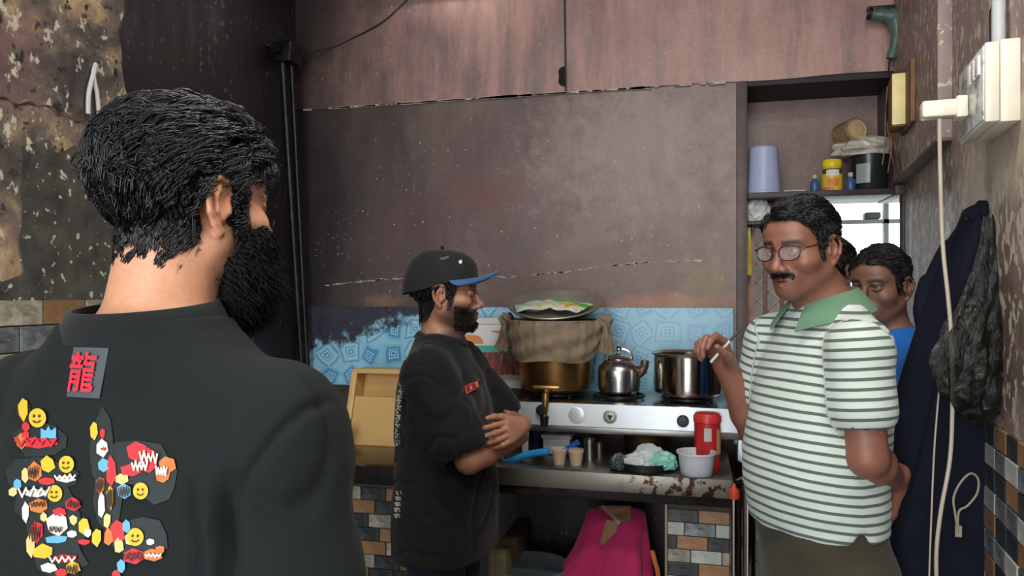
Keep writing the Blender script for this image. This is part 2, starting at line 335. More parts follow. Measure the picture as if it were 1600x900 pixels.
# piers under the counter
def pier_(name, x0, x1, y0, y1, ztop, label, mats, tw=.1, th=.0445):
    bm = B(); box(bm, (x0, y0, 0), (x1, y1, ztop)); o = struct(finish(bm, name, m_grout, smooth=False), label)
    n = int(math.ceil((x1-x0)/tw)); tiles(o, Vector((x1, y0-.001, ztop-.012)), (-1, 0, 0), (0, -1, 0), (x1-x0)/tw, int(ztop/th), tw, th, lambda r, c: mats[r % len(mats)][c % len(mats[r % len(mats)])], lambda r: (0, -.055, -.03, -.075)[r % 4])
    return o
pm = [[2, 3], [0, 1, 0], [3, 2], [4, 0, 4], [2, 3], [4, 0]]
p1 = pier_('trim_1', -.0847, .115, 2.525, 3.1, .8, 'tiled pier under the right end of the counter', pm)
bm = B(); box(bm, (-.093, 2.515, 0), (-.0855, 2.55, .8)); finish(bm, 'corner_trim', M('brass_edge_strip', S(150, 128, 108), .4, .5), p1)
p2 = pier_('trim_2', -1.8, -1.0, 2.54, 3.1, .8, 'tiled pier under the left end of the counter', [[2, 3, 4], [3, 3, 2], [2, 4, 3], [3, 2, 3], [4, 2, 4]], .1, .05)
bm = B(); box(bm, (-.985, 3.05, 0), (-.095, 3.12, .8)); struct(finish(bm, 'wall_under_counter', m_dark, smooth=False))
bm = B(); box(bm, (-.72, 2.6, 0), (-.66, 3.02, .56), .004); box(bm, (-.725, 2.59, .0), (-.7, 2.62, .62), .003); tag(finish(bm, 'partition_board', M('mouldy_plywood', S(120, 112, 84), .8, var=.4, scale=14)), 'mouldy plywood partition standing under the counter by the drum', 'board')
# --- stove
st = thing('gas_stove', 'white steel three burner gas stove standing on the steel tray', 'stove', (0, 0, TZ))
SX0, SX1, SY0, SY1, SZ0, SZ1 = -.64, .175, 2.70, 3.08, .1, .203
bm = B(); box(bm, (SX0, SY0+.012, SZ0), (SX1, SY1, SZ1), .006); finish(bm, 'stove_body', m_steel, st)
bm = B(); sheet(bm, lambda u, v: Vector((SX0+(SX1-SX0)*u, SY0+.012-.012*(1-v)*1.0+.0, SZ0+.02+(SZ1-SZ0-.022)*v)), 2, 2, .004); finish(bm, 'front_panel', m_lead, st)
bm = B(); box(bm, (SX0, SY0-.006, SZ0-.004), (SX1, SY0+.012, SZ0+.02), .004); finish(bm, 'lower_trim', m_dullsteel, st)
for x in (SX0+.02, SX1-.012):
    for y in (SY0+.04, SY1-.03):
        bm = B(); box(bm, (x-.012, y-.012, 0), (x+.012, y+.012, SZ0+.01), .003); finish(bm, 'leg', m_lead, st)
bm = B(); box(bm, (SX1-.006, SY0+.0, 0.002), (SX1+.004, SY0+.16, SZ1-.01), .002); finish(bm, 'side_panel', m_lead, st)
def disc(px, py, r, th, mat, name, y=SY0, par=None, prof=None):
    p = onY(px, py, y); M4 = Matrix.Translation((p.x, y, p.z-TZ)) @ Matrix.Rotation(math.radians(90), 4, 'X')
    bm = B(); lathe(bm, prof or [(r*.3, 0), (r, 0), (r, th*.7), (r*.85, th), (.001, th)], 28, M4=M4); return finish(bm, name, mat, par or st)
kb = disc(1067, 657, .021, .03, m_black, 'knob', prof=[(.001, -.004), (.013, -.004), (.013, .006), (.021, .008), (.021, .022), (.017, .03), (.001, .031)])
disc(847, 640, .02, .03, m_black, 'knob', prof=[(.001, -.004), (.013, -.004), (.013, .006), (.02, .008), (.02, .022), (.016, .03), (.001, .031)])
disc(901, 649, .031, .004, M('silver_badge', S(226, 228, 226), .25, .3), 'oval_badge')
disc(953, 651, .026, .004, M('grey_badge', S(196, 198, 184), .35, .3), 'round_badge')
p = onY(953, 651, SY0-.006); bm = B()
for dx, dz, r_ in ((-.007, .005, .0035), (.007, .005, .0035), (0, .004, .004)): tube(bm, [(p.x+dx, SY0-.007, p.z-TZ+dz), (p.x, SY0-.007, p.z-TZ-.006), (p.x, SY0-.007, p.z-TZ-.012)], [r_, .003, .002], 6)
tube(bm, [(p.x+.019*math.cos(q*.2094), SY0-.008, p.z-TZ+.019*math.sin(q*.2094)) for q in range(30)], .0012, 5, closed=True)
finish(bm, 'badge_emblem', M('dark_olive_print', S(72, 70, 48), .5), st)
BUR = [onY(868, 610, 2.9), onY(967, 610, 2.88), onY(1075, 610, 2.88)]
for b in BUR:
    b0 = thing  # burner: ring and four arms
    bm = B(); lathe(bm, [(.03, SZ1), (.045, SZ1), (.045, SZ1+.014), (.03, SZ1+.016)], 24, c=(b.x, b.y, 0))
    ob = finish(bm, 'burner', m_black, st)
    bm = B(); R_ = .095
    tube(bm, [(b.x+R_*math.cos(a), b.y+R_*math.sin(a), SZ1+.012) for a in np.linspace(0, 2*math.pi, 28, endpoint=False)], .006, 6, closed=True)
    for k in range(4):
        a = math.pi/4+k*math.pi/2; tube(bm, [(b.x+R_*math.cos(a), b.y+R_*math.sin(a), SZ1+.0), (b.x+R_*math.cos(a), b.y+R_*math.sin(a), SZ1+.018), (b.x+.03*math.cos(a), b.y+.03*math.sin(a), SZ1+.018)], .006, 6)
    finish(bm, 'pan_support', m_black, ob)
PZ = TZ+SZ1+.025                        # pots stand on the pan supports
# --- big tea urn with cloth and tap
ux, uy = BUR[0].x, BUR[0].y
US = .82
urn = thing('tea_urn', 'large dull brass tea urn with cloth tied round its rim and a tap', 'urn', (ux, uy, PZ))
bm = B(); lathe(bm, [(.001, 0), (.125, 0), (.138, .012), (.143, .06), (.150, .16), (.160, .26), (.168, .31), (.18, .33), (.182, .336), (.17, .337), (.15, .3), (.14, .1), (.001, .05)], 48); finish(bm, 'urn_body', m_brass, urn)
m_cloth = M('stained_muslin', S(156, 136, 112), .9, var=.22, scale=22, bump=.5, bscale=260, sheen=.2)
def cl(u, v):
    a = 2*math.pi*u; sag = .13+.075*max(0, math.cos(a+math.pi/2))**1.0 - .02*math.sin(a*3)
    z = .338-(sag)*v; r = .190+.004*v-.028*v*v*1.0+.004*math.sin(a*17+v*3)*(1-v)+.003*math.sin(a*31)*(1-v*.6)+.004*math.sin(v*14+a*4)
    if z < .31: r = max(r, .160+(z-.15)*.14+.006)
    return Vector((r*math.cos(a), r*math.sin(a), z))
bm = B(); sheet(bm, cl, 120, 18, .004); bmesh.ops.remove_doubles(bm, verts=bm.verts[:], dist=.0004); finish(bm, 'cloth_wrap', m_cloth, urn, angle=80)
def knot(cx, cy, cz, s, dx):
    bm = B(); r2 = random.Random(int(cx*1e4))
    bmesh.ops.create_icosphere(bm, subdivisions=3, radius=1)
    for v in bm.verts:
        n = v.co.copy(); d = 1+.22*math.sin(n.x*7+n.z*5)+.16*math.sin(n.y*9-n.z*7); v.co = Vector((n.x*s*.8*d+cx, n.y*s*.8*d+cy, n.z*s*1.1*d+cz))
    sheet(bm, lambda u, v: Vector((cx+dx*(.012+.02*v)+(u-.5)*.05*(.4+v)+.006*math.sin(u*14+v*5), cy-.012+.01*math.sin(u*11), cz-.01-.15*v*(1-.35*abs(u-.4)))), 14, 12, .003)
    finish(bm, 'cloth_knot', m_cloth, urn, angle=80)
knot(-.198, -.02, .335, .032, -.2); knot(.198, -.02, .33, .034, .5)
urn.scale = (1, 1, US)
# tilted lid dish on the urn with a milk packet in it
tilt = Matrix.Rotation(math.radians(17), 4, 'X')
m_alu = M('dull_aluminium', S(176, 174, 160), .5, .75, .2, 10)
d = thing('aluminium_dish', 'wide grey aluminium dish lying tilted on top of the tea urn', 'dish', (ux, uy+.0, PZ+.336*US+.060))
d.rotation_euler = (math.radians(17), 0, 0)
bm = B(); lathe(bm, [(.001, -.028), (.09, -.026), (.15, -.012), (.178, .006), (.186, .008), (.188, .004), (.178, -.004), (.15, -.022), (.09, -.036), (.001, -.038)], 48, wob=lambda a, z: 1+.012*math.sin(a*3)); finish(bm, 'dish_bowl', m_alu, d)
for k, (nm, lbl, c0, wx, wy, rz, dz, cols) in enumerate((('milk_packet', 'green and white milk packet with yellow corner lying in the tilted dish', (.03, .0), .215, .135, -.45, -.006, 0), ('plastic_packet', 'crumpled clear whitish packet in the dish left of the milk packet', (-.075, -.02), .17, .115, .35, -.006, 1))):
    t = NT('printed_film_%d' % k); u = t.xyz(t.tc.outputs['Object'])
    if k == 0:
        c = t.ramp(t.math('ADD', t.math('MULTIPLY', u[1], 8.5), .5), [(0, S(236, 240, 226)), (.45, S(240, 244, 232)), (.5, S(70, 200, 70)), (.75, S(64, 190, 60)), (.78, S(236, 240, 220)), (.92, S(206, 200, 60))], 'CONSTANT')
        c = t.mix(t.ramp(t.noise(26, 2, .5), [(.6, 0), (.63, 1)]), c, S(235, 176, 40))
    else: c = t.ramp(t.noise(16, 3, .5), [(.35, S(180, 220, 200)), (.5, S(226, 234, 222)), (.68, S(214, 200, 120))])
    t.p(Base_Color=c, Roughness=.22); t.bump(t.noise(34, 3, .6), .5, .006)
    bm = B()
    def pk(u_, v_, s):
        x = (u_-.5)*wx; y = (v_-.5)*wy; e = max(0, (1-(2*u_-1)**4)*(1-(2*v_-1)**4)); return Vector((x, y, s*(.013*e)+.004*math.sin(x*60+y*40)))
    for s in (1, -1): sheet(bm, lambda u_, v_: pk(u_, v_, s), 18, 14)
    bmesh.ops.remove_doubles(bm, verts=bm.verts[:], dist=.0005)
    o = finish(bm, nm, t.m); tag(o, lbl, 'packet')
    o.matrix_world = Matrix.Translation((ux, uy, PZ+.336*US+.060)) @ Matrix.Rotation(math.radians(17), 4, 'X') @ Matrix.Translation((c0[0], c0[1], .0-dz-.006+.002*k)) @ Matrix.Rotation(rz, 4, 'Z') @ Matrix.Rotation(-.06, 4, 'X')
# tap
p = onY(857, 609, uy-.15); tz = p.z-PZ
TM = lambda v: (v[0], v[1], v[2]-.05)
bm = B(); tube(bm, [TM((0, -.12, .075)), TM((0, -.19, .06)), TM((.0, -.205, .055))], .0125, 12); tube(bm, [TM((0, -.2, .06)), TM((0, -.205, .03)), TM((-.004, -.207, -.03)), TM((-.004, -.207, -.045))], [.014, .013, .012, .012], 12); tp = finish(bm, 'tap', M('aged_brass_tap', S(170, 132, 76), .35, .9, .3, 30), urn)
bm = B(); tube(bm, [TM((0, -.198, .05)), TM((0, -.198, .085))], .007, 8); box(bm, (-.05, -.206, .030), (.052, -.19, .046), .005); finish(bm, 'tap_handle', M('brass_bar', S(196, 160, 92), .35, .8), tp)
bm = B(); tube(bm, [TM((-.004, -.207, -.04)), TM((-.004, -.207, -.085))], [.017, .014], 12); finish(bm, 'tap_nozzle', m_black, tp)
# --- kettle
k = thing('aluminium_kettle', 'small shiny aluminium kettle with knobbed lid on the middle burner', 'kettle', (BUR[1].x, BUR[1].y, PZ))
m_kal = M('bright_aluminium', S(196, 196, 194), .25, 1, .08)
bm = B(); lathe(bm, [(.001, 0), (.07, 0), (.079, .008), (.081, .05), (.081, .085), (.076, .1), (.06, .118), (.046, .126), (.044, .122), (.07, .09), (.001, .02)], 40); finish(bm, 'kettle_body', m_kal, k)
bm = B(); lathe(bm, [(.046, .126), (.049, .13), (.04, .14), (.012, .147), (.006, .15), (.006, .158), (.012, .162), (.012, .17), (.003, .178), (.002, .19), (.0005, .191)], 32); finish(bm, 'kettle_lid', m_kal, k)
bm = B(); tube(bm, smooth_path([(.07, 0, .07), (.095, -.01, .095), (.1, -.012, .125)], 5), [.02]*5+[.016]*5+[.014], 12); finish(bm, 'spout', M('sooty_aluminium', S(110, 92, 76), .4, .8, .3), k)
bm = B(); tube(bm, smooth_path([(-.05, 0, .118), (-.046, 0, .15), (-.02, .0, .165), (.02, .0, .165), (.046, 0, .15), (.05, 0, .118)], 5), .005, 8); finish(bm, 'handle', m_kal, k)
# --- steel pot
k = thing('steel_pot', 'wide shiny steel cooking pot on the right burner', 'pot', (BUR[2].x, BUR[2].y, PZ))
bm = B(); lathe(bm, [(.001, 0), (.115, 0), (.126, .01), (.128, .03), (.127, .145), (.137, .152), (.139, .156), (.135, .158), (.124, .15), (.122, .02), (.001, .012)], 48); finish(bm, 'pot_body', M('mirror_steel', S(196, 186, 174), .16, 1, .1, 3), k)
bm = B(); lathe(bm, [(.001, .09), (.122, .09)], 32); finish(bm, 'milk', M('boiled_milk', S(226, 222, 204), .4), k)
# --- carton behind the man, yellow crate, pink bowl, dark ledge blocks
t = NT('snack_carton_print'); u = t.xyz(t.tc.outputs['Object']); z = u[2]; zz = t.math('MULTIPLY', z, 1/.29)
c = t.ramp(zz, [(0, S(236, 236, 230)), (.1, S(232, 226, 222)), (.13, S(206, 180, 172)), (.2, S(178, 60, 54)), (.52, S(70, 190, 160)), (.62, S(244, 244, 238))], 'CONSTANT')
low = t.math('MULTIPLY', t.math('GREATER_THAN', zz, .2), t.math('LESS_THAN', zz, .52))
c = t.mix(t.math('MULTIPLY', low, t.ramp(t.noise(34, 3, .6, t.co((1.6, 1, .5))), [(.46, 0), (.54, 1)])), c, S(96, 40, 36))
hi = t.math('MULTIPLY', t.math('GREATER_THAN', zz, .64), t.math('LESS_THAN', zz, .84)); c = t.mix(t.math('MULTIPLY', hi, t.ramp(t.noise(11, 3, .4, t.co((1, 1, 1.7), loc=(.4, 0, .2))), [(.52, 0), (.55, 1)])), c, S(236, 150, 74))
t.p(Base_Color=c, Roughness=.35)
q0, q1 = onY(716, 640, 3.0), onY(816, 500, 3.0)
ct = thing('snack_carton', 'white snack carton with orange print, teal stripe and red pictures behind the urn', 'carton', (0, 0, 1.105))
bm = B(); box(bm, (q0.x-.04, 3.0, 0), (q1.x, 3.1, .29), .004, 1); finish(bm, 'carton_body', t.m, ct, smooth=False)
bm = B(); box(bm, (q0.x-.04, 2.996, .268), (q1.x, 3.104, .296), .003, 1); finish(bm, 'carton_lid', M('white_card', S(244, 243, 236), .5), ct)
bm = B(); box(bm, (q0.x-.06, 2.99, TZ), (SX0-.01, 3.12, 1.104), .004); tag(finish(bm, 'wooden_stand', M('dark_wood_block', S(60, 50, 42), .7, var=.4)), 'dark wooden block the snack carton stands on', 'block')
c0, c1 = onY(551, 688, 2.93), onY(625, 577, 2.96)
cr = thing('yellow_crate', 'pale yellow plastic crate standing on end on the black counter', 'crate', (c0.x, 2.9, CZ))
W_, H_ = .34, c1.z-CZ; m_yel = M('cream_yellow_plastic', S(226, 184, 118), .4, var=.06, scale=3)
def tilted(v): return Vector((v[0]+.05*v[2], v[1]+.2*v[2], v[2]))
def cratebox(lo, hi, name):
    bm = B(); vs = box(bm, lo, hi, .006); 
    for v in bm.verts: v.co = tilted(v.co)
    finish(bm, name, m_yel, cr)
cratebox((0, .05, 0), (W_, .06, H_), 'crate_base'); cratebox((0, -.05, 0), (.012, .055, H_), 'crate_side'); cratebox((W_-.012, -.05, 0), (W_, .055, H_), 'crate_side'); cratebox((0, -.05, 0), (W_, .055, .012), 'crate_side'); cratebox((0, -.05, H_-.012), (W_, .055, H_), 'crate_side')
cratebox((-.008, -.06, -.0), (.02, -.045, H_), 'crate_rim'); cratebox((0, -.06, H_-.016), (W_, -.045, H_+.006), 'crate_rim'); cratebox((.02, -.048, 0), (W_, -.042, H_-.11), 'crate_front')
b0 = onZ(533, 686, CZ); b0 = onY(527, 686, 2.78)
bm = B(); lathe(bm, [(.001, 0), (.045, 0), (.05, .006), (.075, .075), (.08, .082), (.077, .084), (.07, .078), (.045, .01), (.001, .008)], 32, c=(b0.x, 2.72, CZ)); tag(finish(bm, 'plastic_bowl', M('pink_plastic', S(222, 128, 116), .4)), 'pink plastic bowl beside the pale yellow crate', 'bowl')
l0, l1 = onY(488, 650, 3.06), onY(640, 607, 3.06)
bm = B(); box(bm, (l0.x-.05, 3.06, CZ), (l1.x, 3.12, l1.z), .006); tag(finish(bm, 'wooden_plank', M('rotten_brown_wood', S(74, 60, 48), .8, var=.5, scale=22, bump=.5)), 'rough brown plank standing on the counter under the blue splashback', 'plank')
# --- blue splashback sheet
t = NT('blue_print_sheet'); v = t.co((9.0, 1, 9.0))
nz_ = t.n('TexNoise'); nz_.inputs['Scale'].default_value = .55; t.l(v, nz_.inputs['Vector'])
vm = t.n('VectorMath', operation='MULTIPLY_ADD'); t.l(nz_.outputs['Color'], vm.inputs[0]); vm.inputs[1].default_value = (.9, 0, .9); t.l(v, vm.inputs[2])
fl = t.n('VectorMath', operation='FLOOR'); t.l(vm.outputs[0], fl.inputs[0]); fr = t.n('VectorMath', operation='FRACTION'); t.l(vm.outputs[0], fr.inputs[0])
s = t.xyz(fr.outputs[0]); fx = t.math('SUBTRACT', s[0], .5); fz = t.math('SUBTRACT', s[2], .5)
fc = t.xyz(fl.outputs[0]); cmb = t.n('CombineXYZ'); t.l(fc[0], cmb.inputs[0]); t.l(fc[2], cmb.inputs[2])
wn = t.n('TexWhiteNoise'); t.l(cmb.outputs[0], wn.inputs['Vector']); rnd = t.xyz(wn.outputs['Color'])
cb = t.n('CombineXYZ'); t.l(fx, cb.inputs[0]); t.l(fz, cb.inputs[1])
vr = t.n('VectorRotate', rotation_type='Z_AXIS'); t.l(cb.outputs[0], vr.inputs[0]); t.l(t.math('MULTIPLY', rnd[0], 6.28), vr.inputs['Angle'])
r_ = t.xyz(vr.outputs[0]); m_ = t.math('MAXIMUM', t.math('ABSOLUTE', r_[0]), t.math('ABSOLUTE', r_[1]))
c1_ = t.ramp(m_, [(0, S(60, 124, 180)), (.05, S(186, 226, 240)), (.095, S(84, 156, 204)), (.15, S(188, 226, 240)), (.19, S(92, 164, 208)), (.31, S(140, 204, 230)), (.42, S(166, 214, 234))], 'CONSTANT')
c2_ = t.ramp(m_, [(0, S(190, 226, 240)), (.05, S(90, 160, 206)), (.1, S(178, 222, 238)), (.17, S(84, 156, 204)), (.2, S(176, 220, 238)), (.34, S(110, 180, 218)), (.43, S(166, 214, 234))], 'CONSTANT')
c = t.mix(t.math('GREATER_THAN', rnd[1], .55), c1_, c2_)
X_ = t.xyz(t.tc.outputs['Object'])
mr = t.n('MapRange'); t.l(X_[0], mr.inputs[0])
for i, v_ in enumerate((-.75, -.1, 0, .62)): mr.inputs[i+1].default_value = v_
c = t.mix(mr.outputs[0], c, S(160, 212, 236))                                  # print paler towards the right
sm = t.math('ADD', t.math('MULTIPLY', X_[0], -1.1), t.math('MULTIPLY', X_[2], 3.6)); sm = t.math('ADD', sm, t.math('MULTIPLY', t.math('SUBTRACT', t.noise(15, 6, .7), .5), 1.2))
c = t.mix(t.ramp(t.math('SUBTRACT', sm, 5.85), [(.46, 0), (.6, .95)]), c, S(58, 44, 54))   # sooty purple over the top left corner
c = t.mix(.3, c, t.ramp(t.noise(9, 5, .6), [(.3, .3), (.7, .6)]), 'OVERLAY')
t.p(Base_Color=c, Roughness=.3)
z0, z1 = onY(490, 607, YB).z, onY(1000, 481, YB).z
bm = B(); box(bm, (onY(484, 500, YB).x, YB-.008, z0), (onY(1145, 500, YB).x, YB-.0025, z1)); tag(finish(bm, 'splashback_sheet', t.m, smooth=False), 'blue sheet printed with squares lining the wall behind the counter', 'splashback')
# --- small things on the tray
def dia(px, w, y): return w*y/ray(px, 460).y/FPX
rc = onY(1105, 735, 2.655)
k = thing('red_container', 'tall red plastic container with red lid and pale labels', 'container', (rc.x, 2.64, TZ))
m_red = M('red_plastic', S(196, 44, 46), .35, var=.08)
bm = B(); lathe(bm, [(.001, 0), (.041, 0), (.044, .005), (.044, .165), (.001, .166)], 32); finish(bm, 'container_body', m_red, k)
bm = B(); lathe(bm, [(.001, .166), (.047, .166), (.047, .186), (.04, .196), (.001, .197)], 32); finish(bm, 'lid', M('red_lid', S(214, 60, 58), .35), k)
def lab(x0, x1, z0, z1, r, name, mat, par, rad=None):
    bm = B(); sheet(bm, lambda u, v: Vector(((r+.0012)*math.sin(x0+(x1-x0)*u), -(r+.0012)*math.cos(x0+(x1-x0)*u), z0+(z1-z0)*v)), 10, 2); return finish(bm, name, mat, par)
lab(-.25, .3, .105, .15, .044, 'printed_label', M('pale_grey_label', S(206, 196, 192), .5), k); lab(.75, 1.4, .06, .145, .044, 'side_label', M('tan_label', S(200, 160, 110), .5), k)
tb = onY(1088, 745, 2.565)
k = thing('clear_tub', 'small translucent white plastic tub in front of the red container', 'tub', (tb.x, 2.562, TZ))
m_frost = NT('frosted_plastic'); m_frost.p(Base_Color=S(232, 234, 240), Roughness=.25); m_frost.b.inputs['Alpha'].default_value = .72; m_frost = m_frost.m
bm = B(); lathe(bm, [(.001, 0), (.05, 0), (.053, .004), (.06, .07), (.066, .072), (.066, .078), (.06, .078), (.057, .072), (.05, .006), (.001, .005)], 36); finish(bm, 'tub_body', m_frost, k)
m_glass = NT('glass'); m_glass.p(Base_Color=(1, 1, 1, 1), Roughness=.03); m_glass.b.inputs['Alpha'].default_value = .16; m_glass.b.inputs['Specular IOR Level'].default_value = .9; m_glass = m_glass.m
for (px, py, lbl) in ((874, 730, 'left of the two small glasses of milky tea'), (900, 733, 'right of the two small glasses of milky tea, beside the steel cup')):
    g = onY(px, py, 2.545); k = thing('tea_glass', lbl, 'glass', (g.x, 2.545, TZ), 0, 'small glasses of milky tea on the steel tray')
    bm = B(); lathe(bm, [(.001, 0), (.018, 0), (.0195, .006), (.0195, .012), (.0285, .064), (.0285, .068), (.0265, .068), (.018, .014), (.001, .012)], 28); finish(bm, 'glass_cup', m_glass, k)
    bm = B(); lathe(bm, [(.001, .0125), (.0178, .0145), (.0262, .062), (.001, .0625)], 28); finish(bm, 'tea', M('milky_tea', S(206, 164, 108), .5, var=.06), k)
def bent(name, lbl, cat, pix, y, r, col, flat=.5, z=None):
    pts = [onY(a, b, y) for a, b in pix]; bm = B(); tube(bm, smooth_path(pts, 6), r, 10, flat=flat, up=(0, 1, 0)); return tag(finish(bm, name, M(name+'_plastic', col, .35)), lbl, cat)
bent('blue_scoop', 'bright blue plastic scoop handle lying on the tray left of the tea glasses', 'scoop', ((786, 724), (800, 720), (822, 711), (845, 707), (858, 706)), 2.6, .0135, S(44, 158, 222), .8)
bent('blue_brush', 'darker blue brush handle lying behind the tea glasses', 'brush', ((875, 708), (890, 700), (905, 690)), 2.72, .012, S(30, 96, 176), .8)
g0, g1 = onY(848, 703, 2.74), onY(890, 681, 2.74)
bm = B(); box(bm, (g0.x, 2.74, TZ+.002), (g1.x, 2.86, g1.z), .006); box(bm, (g0.x-.006, 2.734, g1.z-.014), (g1.x+.006, 2.866, g1.z+.002), .004); tag(finish(bm, 'white_tin', M('off_white_tin', S(190, 190, 186), .5, var=.2)), 'off-white tin box under the stove behind the blue scoop', 'tin')
def cup(px, py, y, r, h, name, lbl, mat, cat):
    g = onY(px, py, y); bm = B(); lathe(bm, [(.001, 0), (r*.85, 0), (r*.9, h*.05), (r, h), (r*.94, h), (r*.84, h*.08), (.001, h*.06)], 28, c=(g.x, y, TZ)); return tag(finish(bm, name, mat), lbl, cat)
cup(921, 712, 2.70, .021, .075, 'steel_cup', 'small steel cup standing just under the stove right of the tea glasses', m_steel, 'cup')
cup(782, 716, 2.66, .026, .07, 'steel_tumbler', 'steel tumbler on the tray beside the crossed elbow', m_dullsteel, 'cup')
cup(936, 700, 2.76, .018, .05, 'steel_pot', 'tiny steel pot in the shadow under the stove', m_dullsteel, 'pot')
cup(838, 690, 2.84, .05, .085, 'navy_pail', 'dark navy plastic pail in the shadow under the stove', M('navy_plastic', S(30, 44, 84), .5), 'pail')
cup(1010, 690, 2.9, .09, .1, 'copper_pan', 'brown copper pan stored in the shadow under the stove', M('dull_copper', S(130, 92, 64), .4, .8, .3), 'pan')
dp = onY(1008, 730, 2.64); k = thing('dark_plate', 'dark green black round plate on the tray heaped with crumpled wrappers', 'plate', (dp.x, 2.615, TZ))
bm = B(); lathe(bm, [(.001, 0), (.07, 0), (.085, .006), (.1, .03), (.104, .03), (.09, .002), (.001, -.0+.0045)], 36); finish(bm, 'plate', M('dark_green_melamine', S(30, 42, 40), .3), k)
def crumple(name, lbl, c, s, col, seed, grp=None, rough=.3, trans=0, par=None):
    bm = B(); bmesh.ops.create_icosphere(bm, subdivisions=4, radius=1); r2 = random.Random(seed); f = [[r2.uniform(-6, 6) for _ in range(3)]+[r2.uniform(0, 6)] for _ in range(9)]
    for v in bm.verts:
        n = v.co.copy(); d = .75
        for q in f: d += .09*abs(math.sin(n.x*q[0]+n.y*q[1]+n.z*q[2]+q[3]))
        v.co = Vector((n.x*s[0]*d, n.y*s[1]*d, max(n.z*s[2]*d, -s[2]*.7)))+Vector(c)
    o = finish(bm, name, M(name+str(seed), col, rough, trans=trans, var=.15, scale=40), par, angle=25)
    if lbl: tag(o, lbl, 'wrapper', grp)
    return o
zz = TZ+.042
crumple('plastic_wrapper', 'white crumpled wrapper at the left of the dark plate', (dp.x-.02, 2.575, zz-.018), (.05, .035, .028), S(206, 212, 208), 1, 'crumpled wrappers on the dark plate')
crumple('plastic_wrapper', 'grey white crumpled wrapper on the top of the heap in the dark plate', (dp.x+.015, 2.615, zz-.004), (.045, .04, .034), S(196, 208, 204), 2, 'crumpled wrappers on the dark plate')
crumple('plastic_wrapper', 'teal tinted crumpled wrapper next to the clear tub', (dp.x+.06, 2.585, zz-.012), (.04, .035, .03), S(140, 206, 192), 3, 'crumpled wrappers on the dark plate')
crumple('plastic_wrapper', 'dark grey crumpled bag at the left edge of the dark plate', (dp.x-.085, 2.57, zz-.02), (.025, .03, .026), S(70, 80, 82), 4, 'crumpled wrappers on the dark plate')
# orange gas hose
h0, h1 = onY(1133, 652, 2.82), onY(1166, 672, 2.75)
bm = B(); tube(bm, smooth_path([(SX1-.06, 2.9, 1.05), h0, onY(1150, 650, 2.78), onY(1163, 662, 2.76), h1, (h1.x+.03, 2.75, .8), (h1.x+.02, 2.8, .4), (h1.x+.03, 2.85, .03)], 8), .0085, 10); tag(finish(bm, 'gas_hose', M('orange_rubber', S(206, 128, 92), .5)), 'orange rubber gas hose curving down at the right of the stove', 'hose')
# --- below the counter
dr = onY(832, 872, 2.74); k = thing('lidded_drum', 'grey plastic drum with blue grey lid under the counter', 'drum', (dr.x, 2.74, 0))
bm = B(); lathe(bm, [(.001, 0), (.12, 0), (.126, .01), (.136, .44), (.14, .45), (.001, .452)], 40); finish(bm, 'drum_body', M('light_grey_plastic', S(150, 152, 150), .45), k)
bm = B(); lathe(bm, [(.141, .44), (.146, .452), (.146, .475), (.138, .48), (.13, .474), (.001, .478)], 40); finish(bm, 'drum_lid', M('slate_lid', S(96, 110, 116), .5, var=.1), k)
# gas cylinder under a magenta cloth
cx_, cy_ = onY(962, 800, 2.72).x, 2.72
k = thing('gas_cylinder', 'gas cylinder hidden under the magenta cloth below the counter', 'cylinder', (cx_, cy_, 0))
bm = B(); lathe(bm, [(.001, 0), (.12, 0), (.14, .05), (.14, .36), (.1, .5), (.05, .54), (.05, .6), (.001, .6)], 32); finish(bm, 'cylinder_body', M('red_cylinder_paint', S(150, 40, 36), .4), k)
bm = B(); tube(bm, [(.06*math.cos(a), .06*math.sin(a)+.01, .63) for a in np.linspace(0, 6.283, 24, endpoint=False)], .014, 8, closed=True); finish(bm, 'collar_ring', M('red_ring_paint', S(150, 40, 36), .4), k)
ztop = onY(962, 800, 2.66).z
def mc(u, v):
    a = 2*math.pi*u; top = .098; s = max(0, (v-.22)/.78); lean = -.09*s*s
    r = top*min(1, v/.22)**.8 if v < .22 else top+.14*s**1.25+.05*s*math.cos(a-math.pi)*(.5)
    fold = min(1, s*1.6)*(.024*math.sin(a*5+.7)+.016*math.sin(a*9+2.1+s*2)+.012*abs(math.sin(a*8.5+s)))+.006*math.sin(a*3+v*9)
    z = ztop-.002-(.014*(v/.22)**2 if v < .22 else .014+.52*s)+.012*math.sin(a*2+1)*(v > .05)
    return Vector((cx_+lean+(r+fold)*math.cos(a)*1.06, cy_-.02+min(1, .8+.1*s)*(r+fold)*math.sin(a)*(.9 if math.sin(a) < 0 else .9), z))
bm = B(); sheet(bm, mc, 140, 44, .004); bmesh.ops.remove_doubles(bm, verts=bm.verts[:], dist=.0005)
mag = tag(finish(bm, 'magenta_cloth', M('magenta_cotton', S(186, 36, 96), .85, var=.14, scale=6, bump=.3, bscale=300, sheen=.15), angle=80), 'magenta cloth draped over the gas cylinder under the counter', 'cloth')
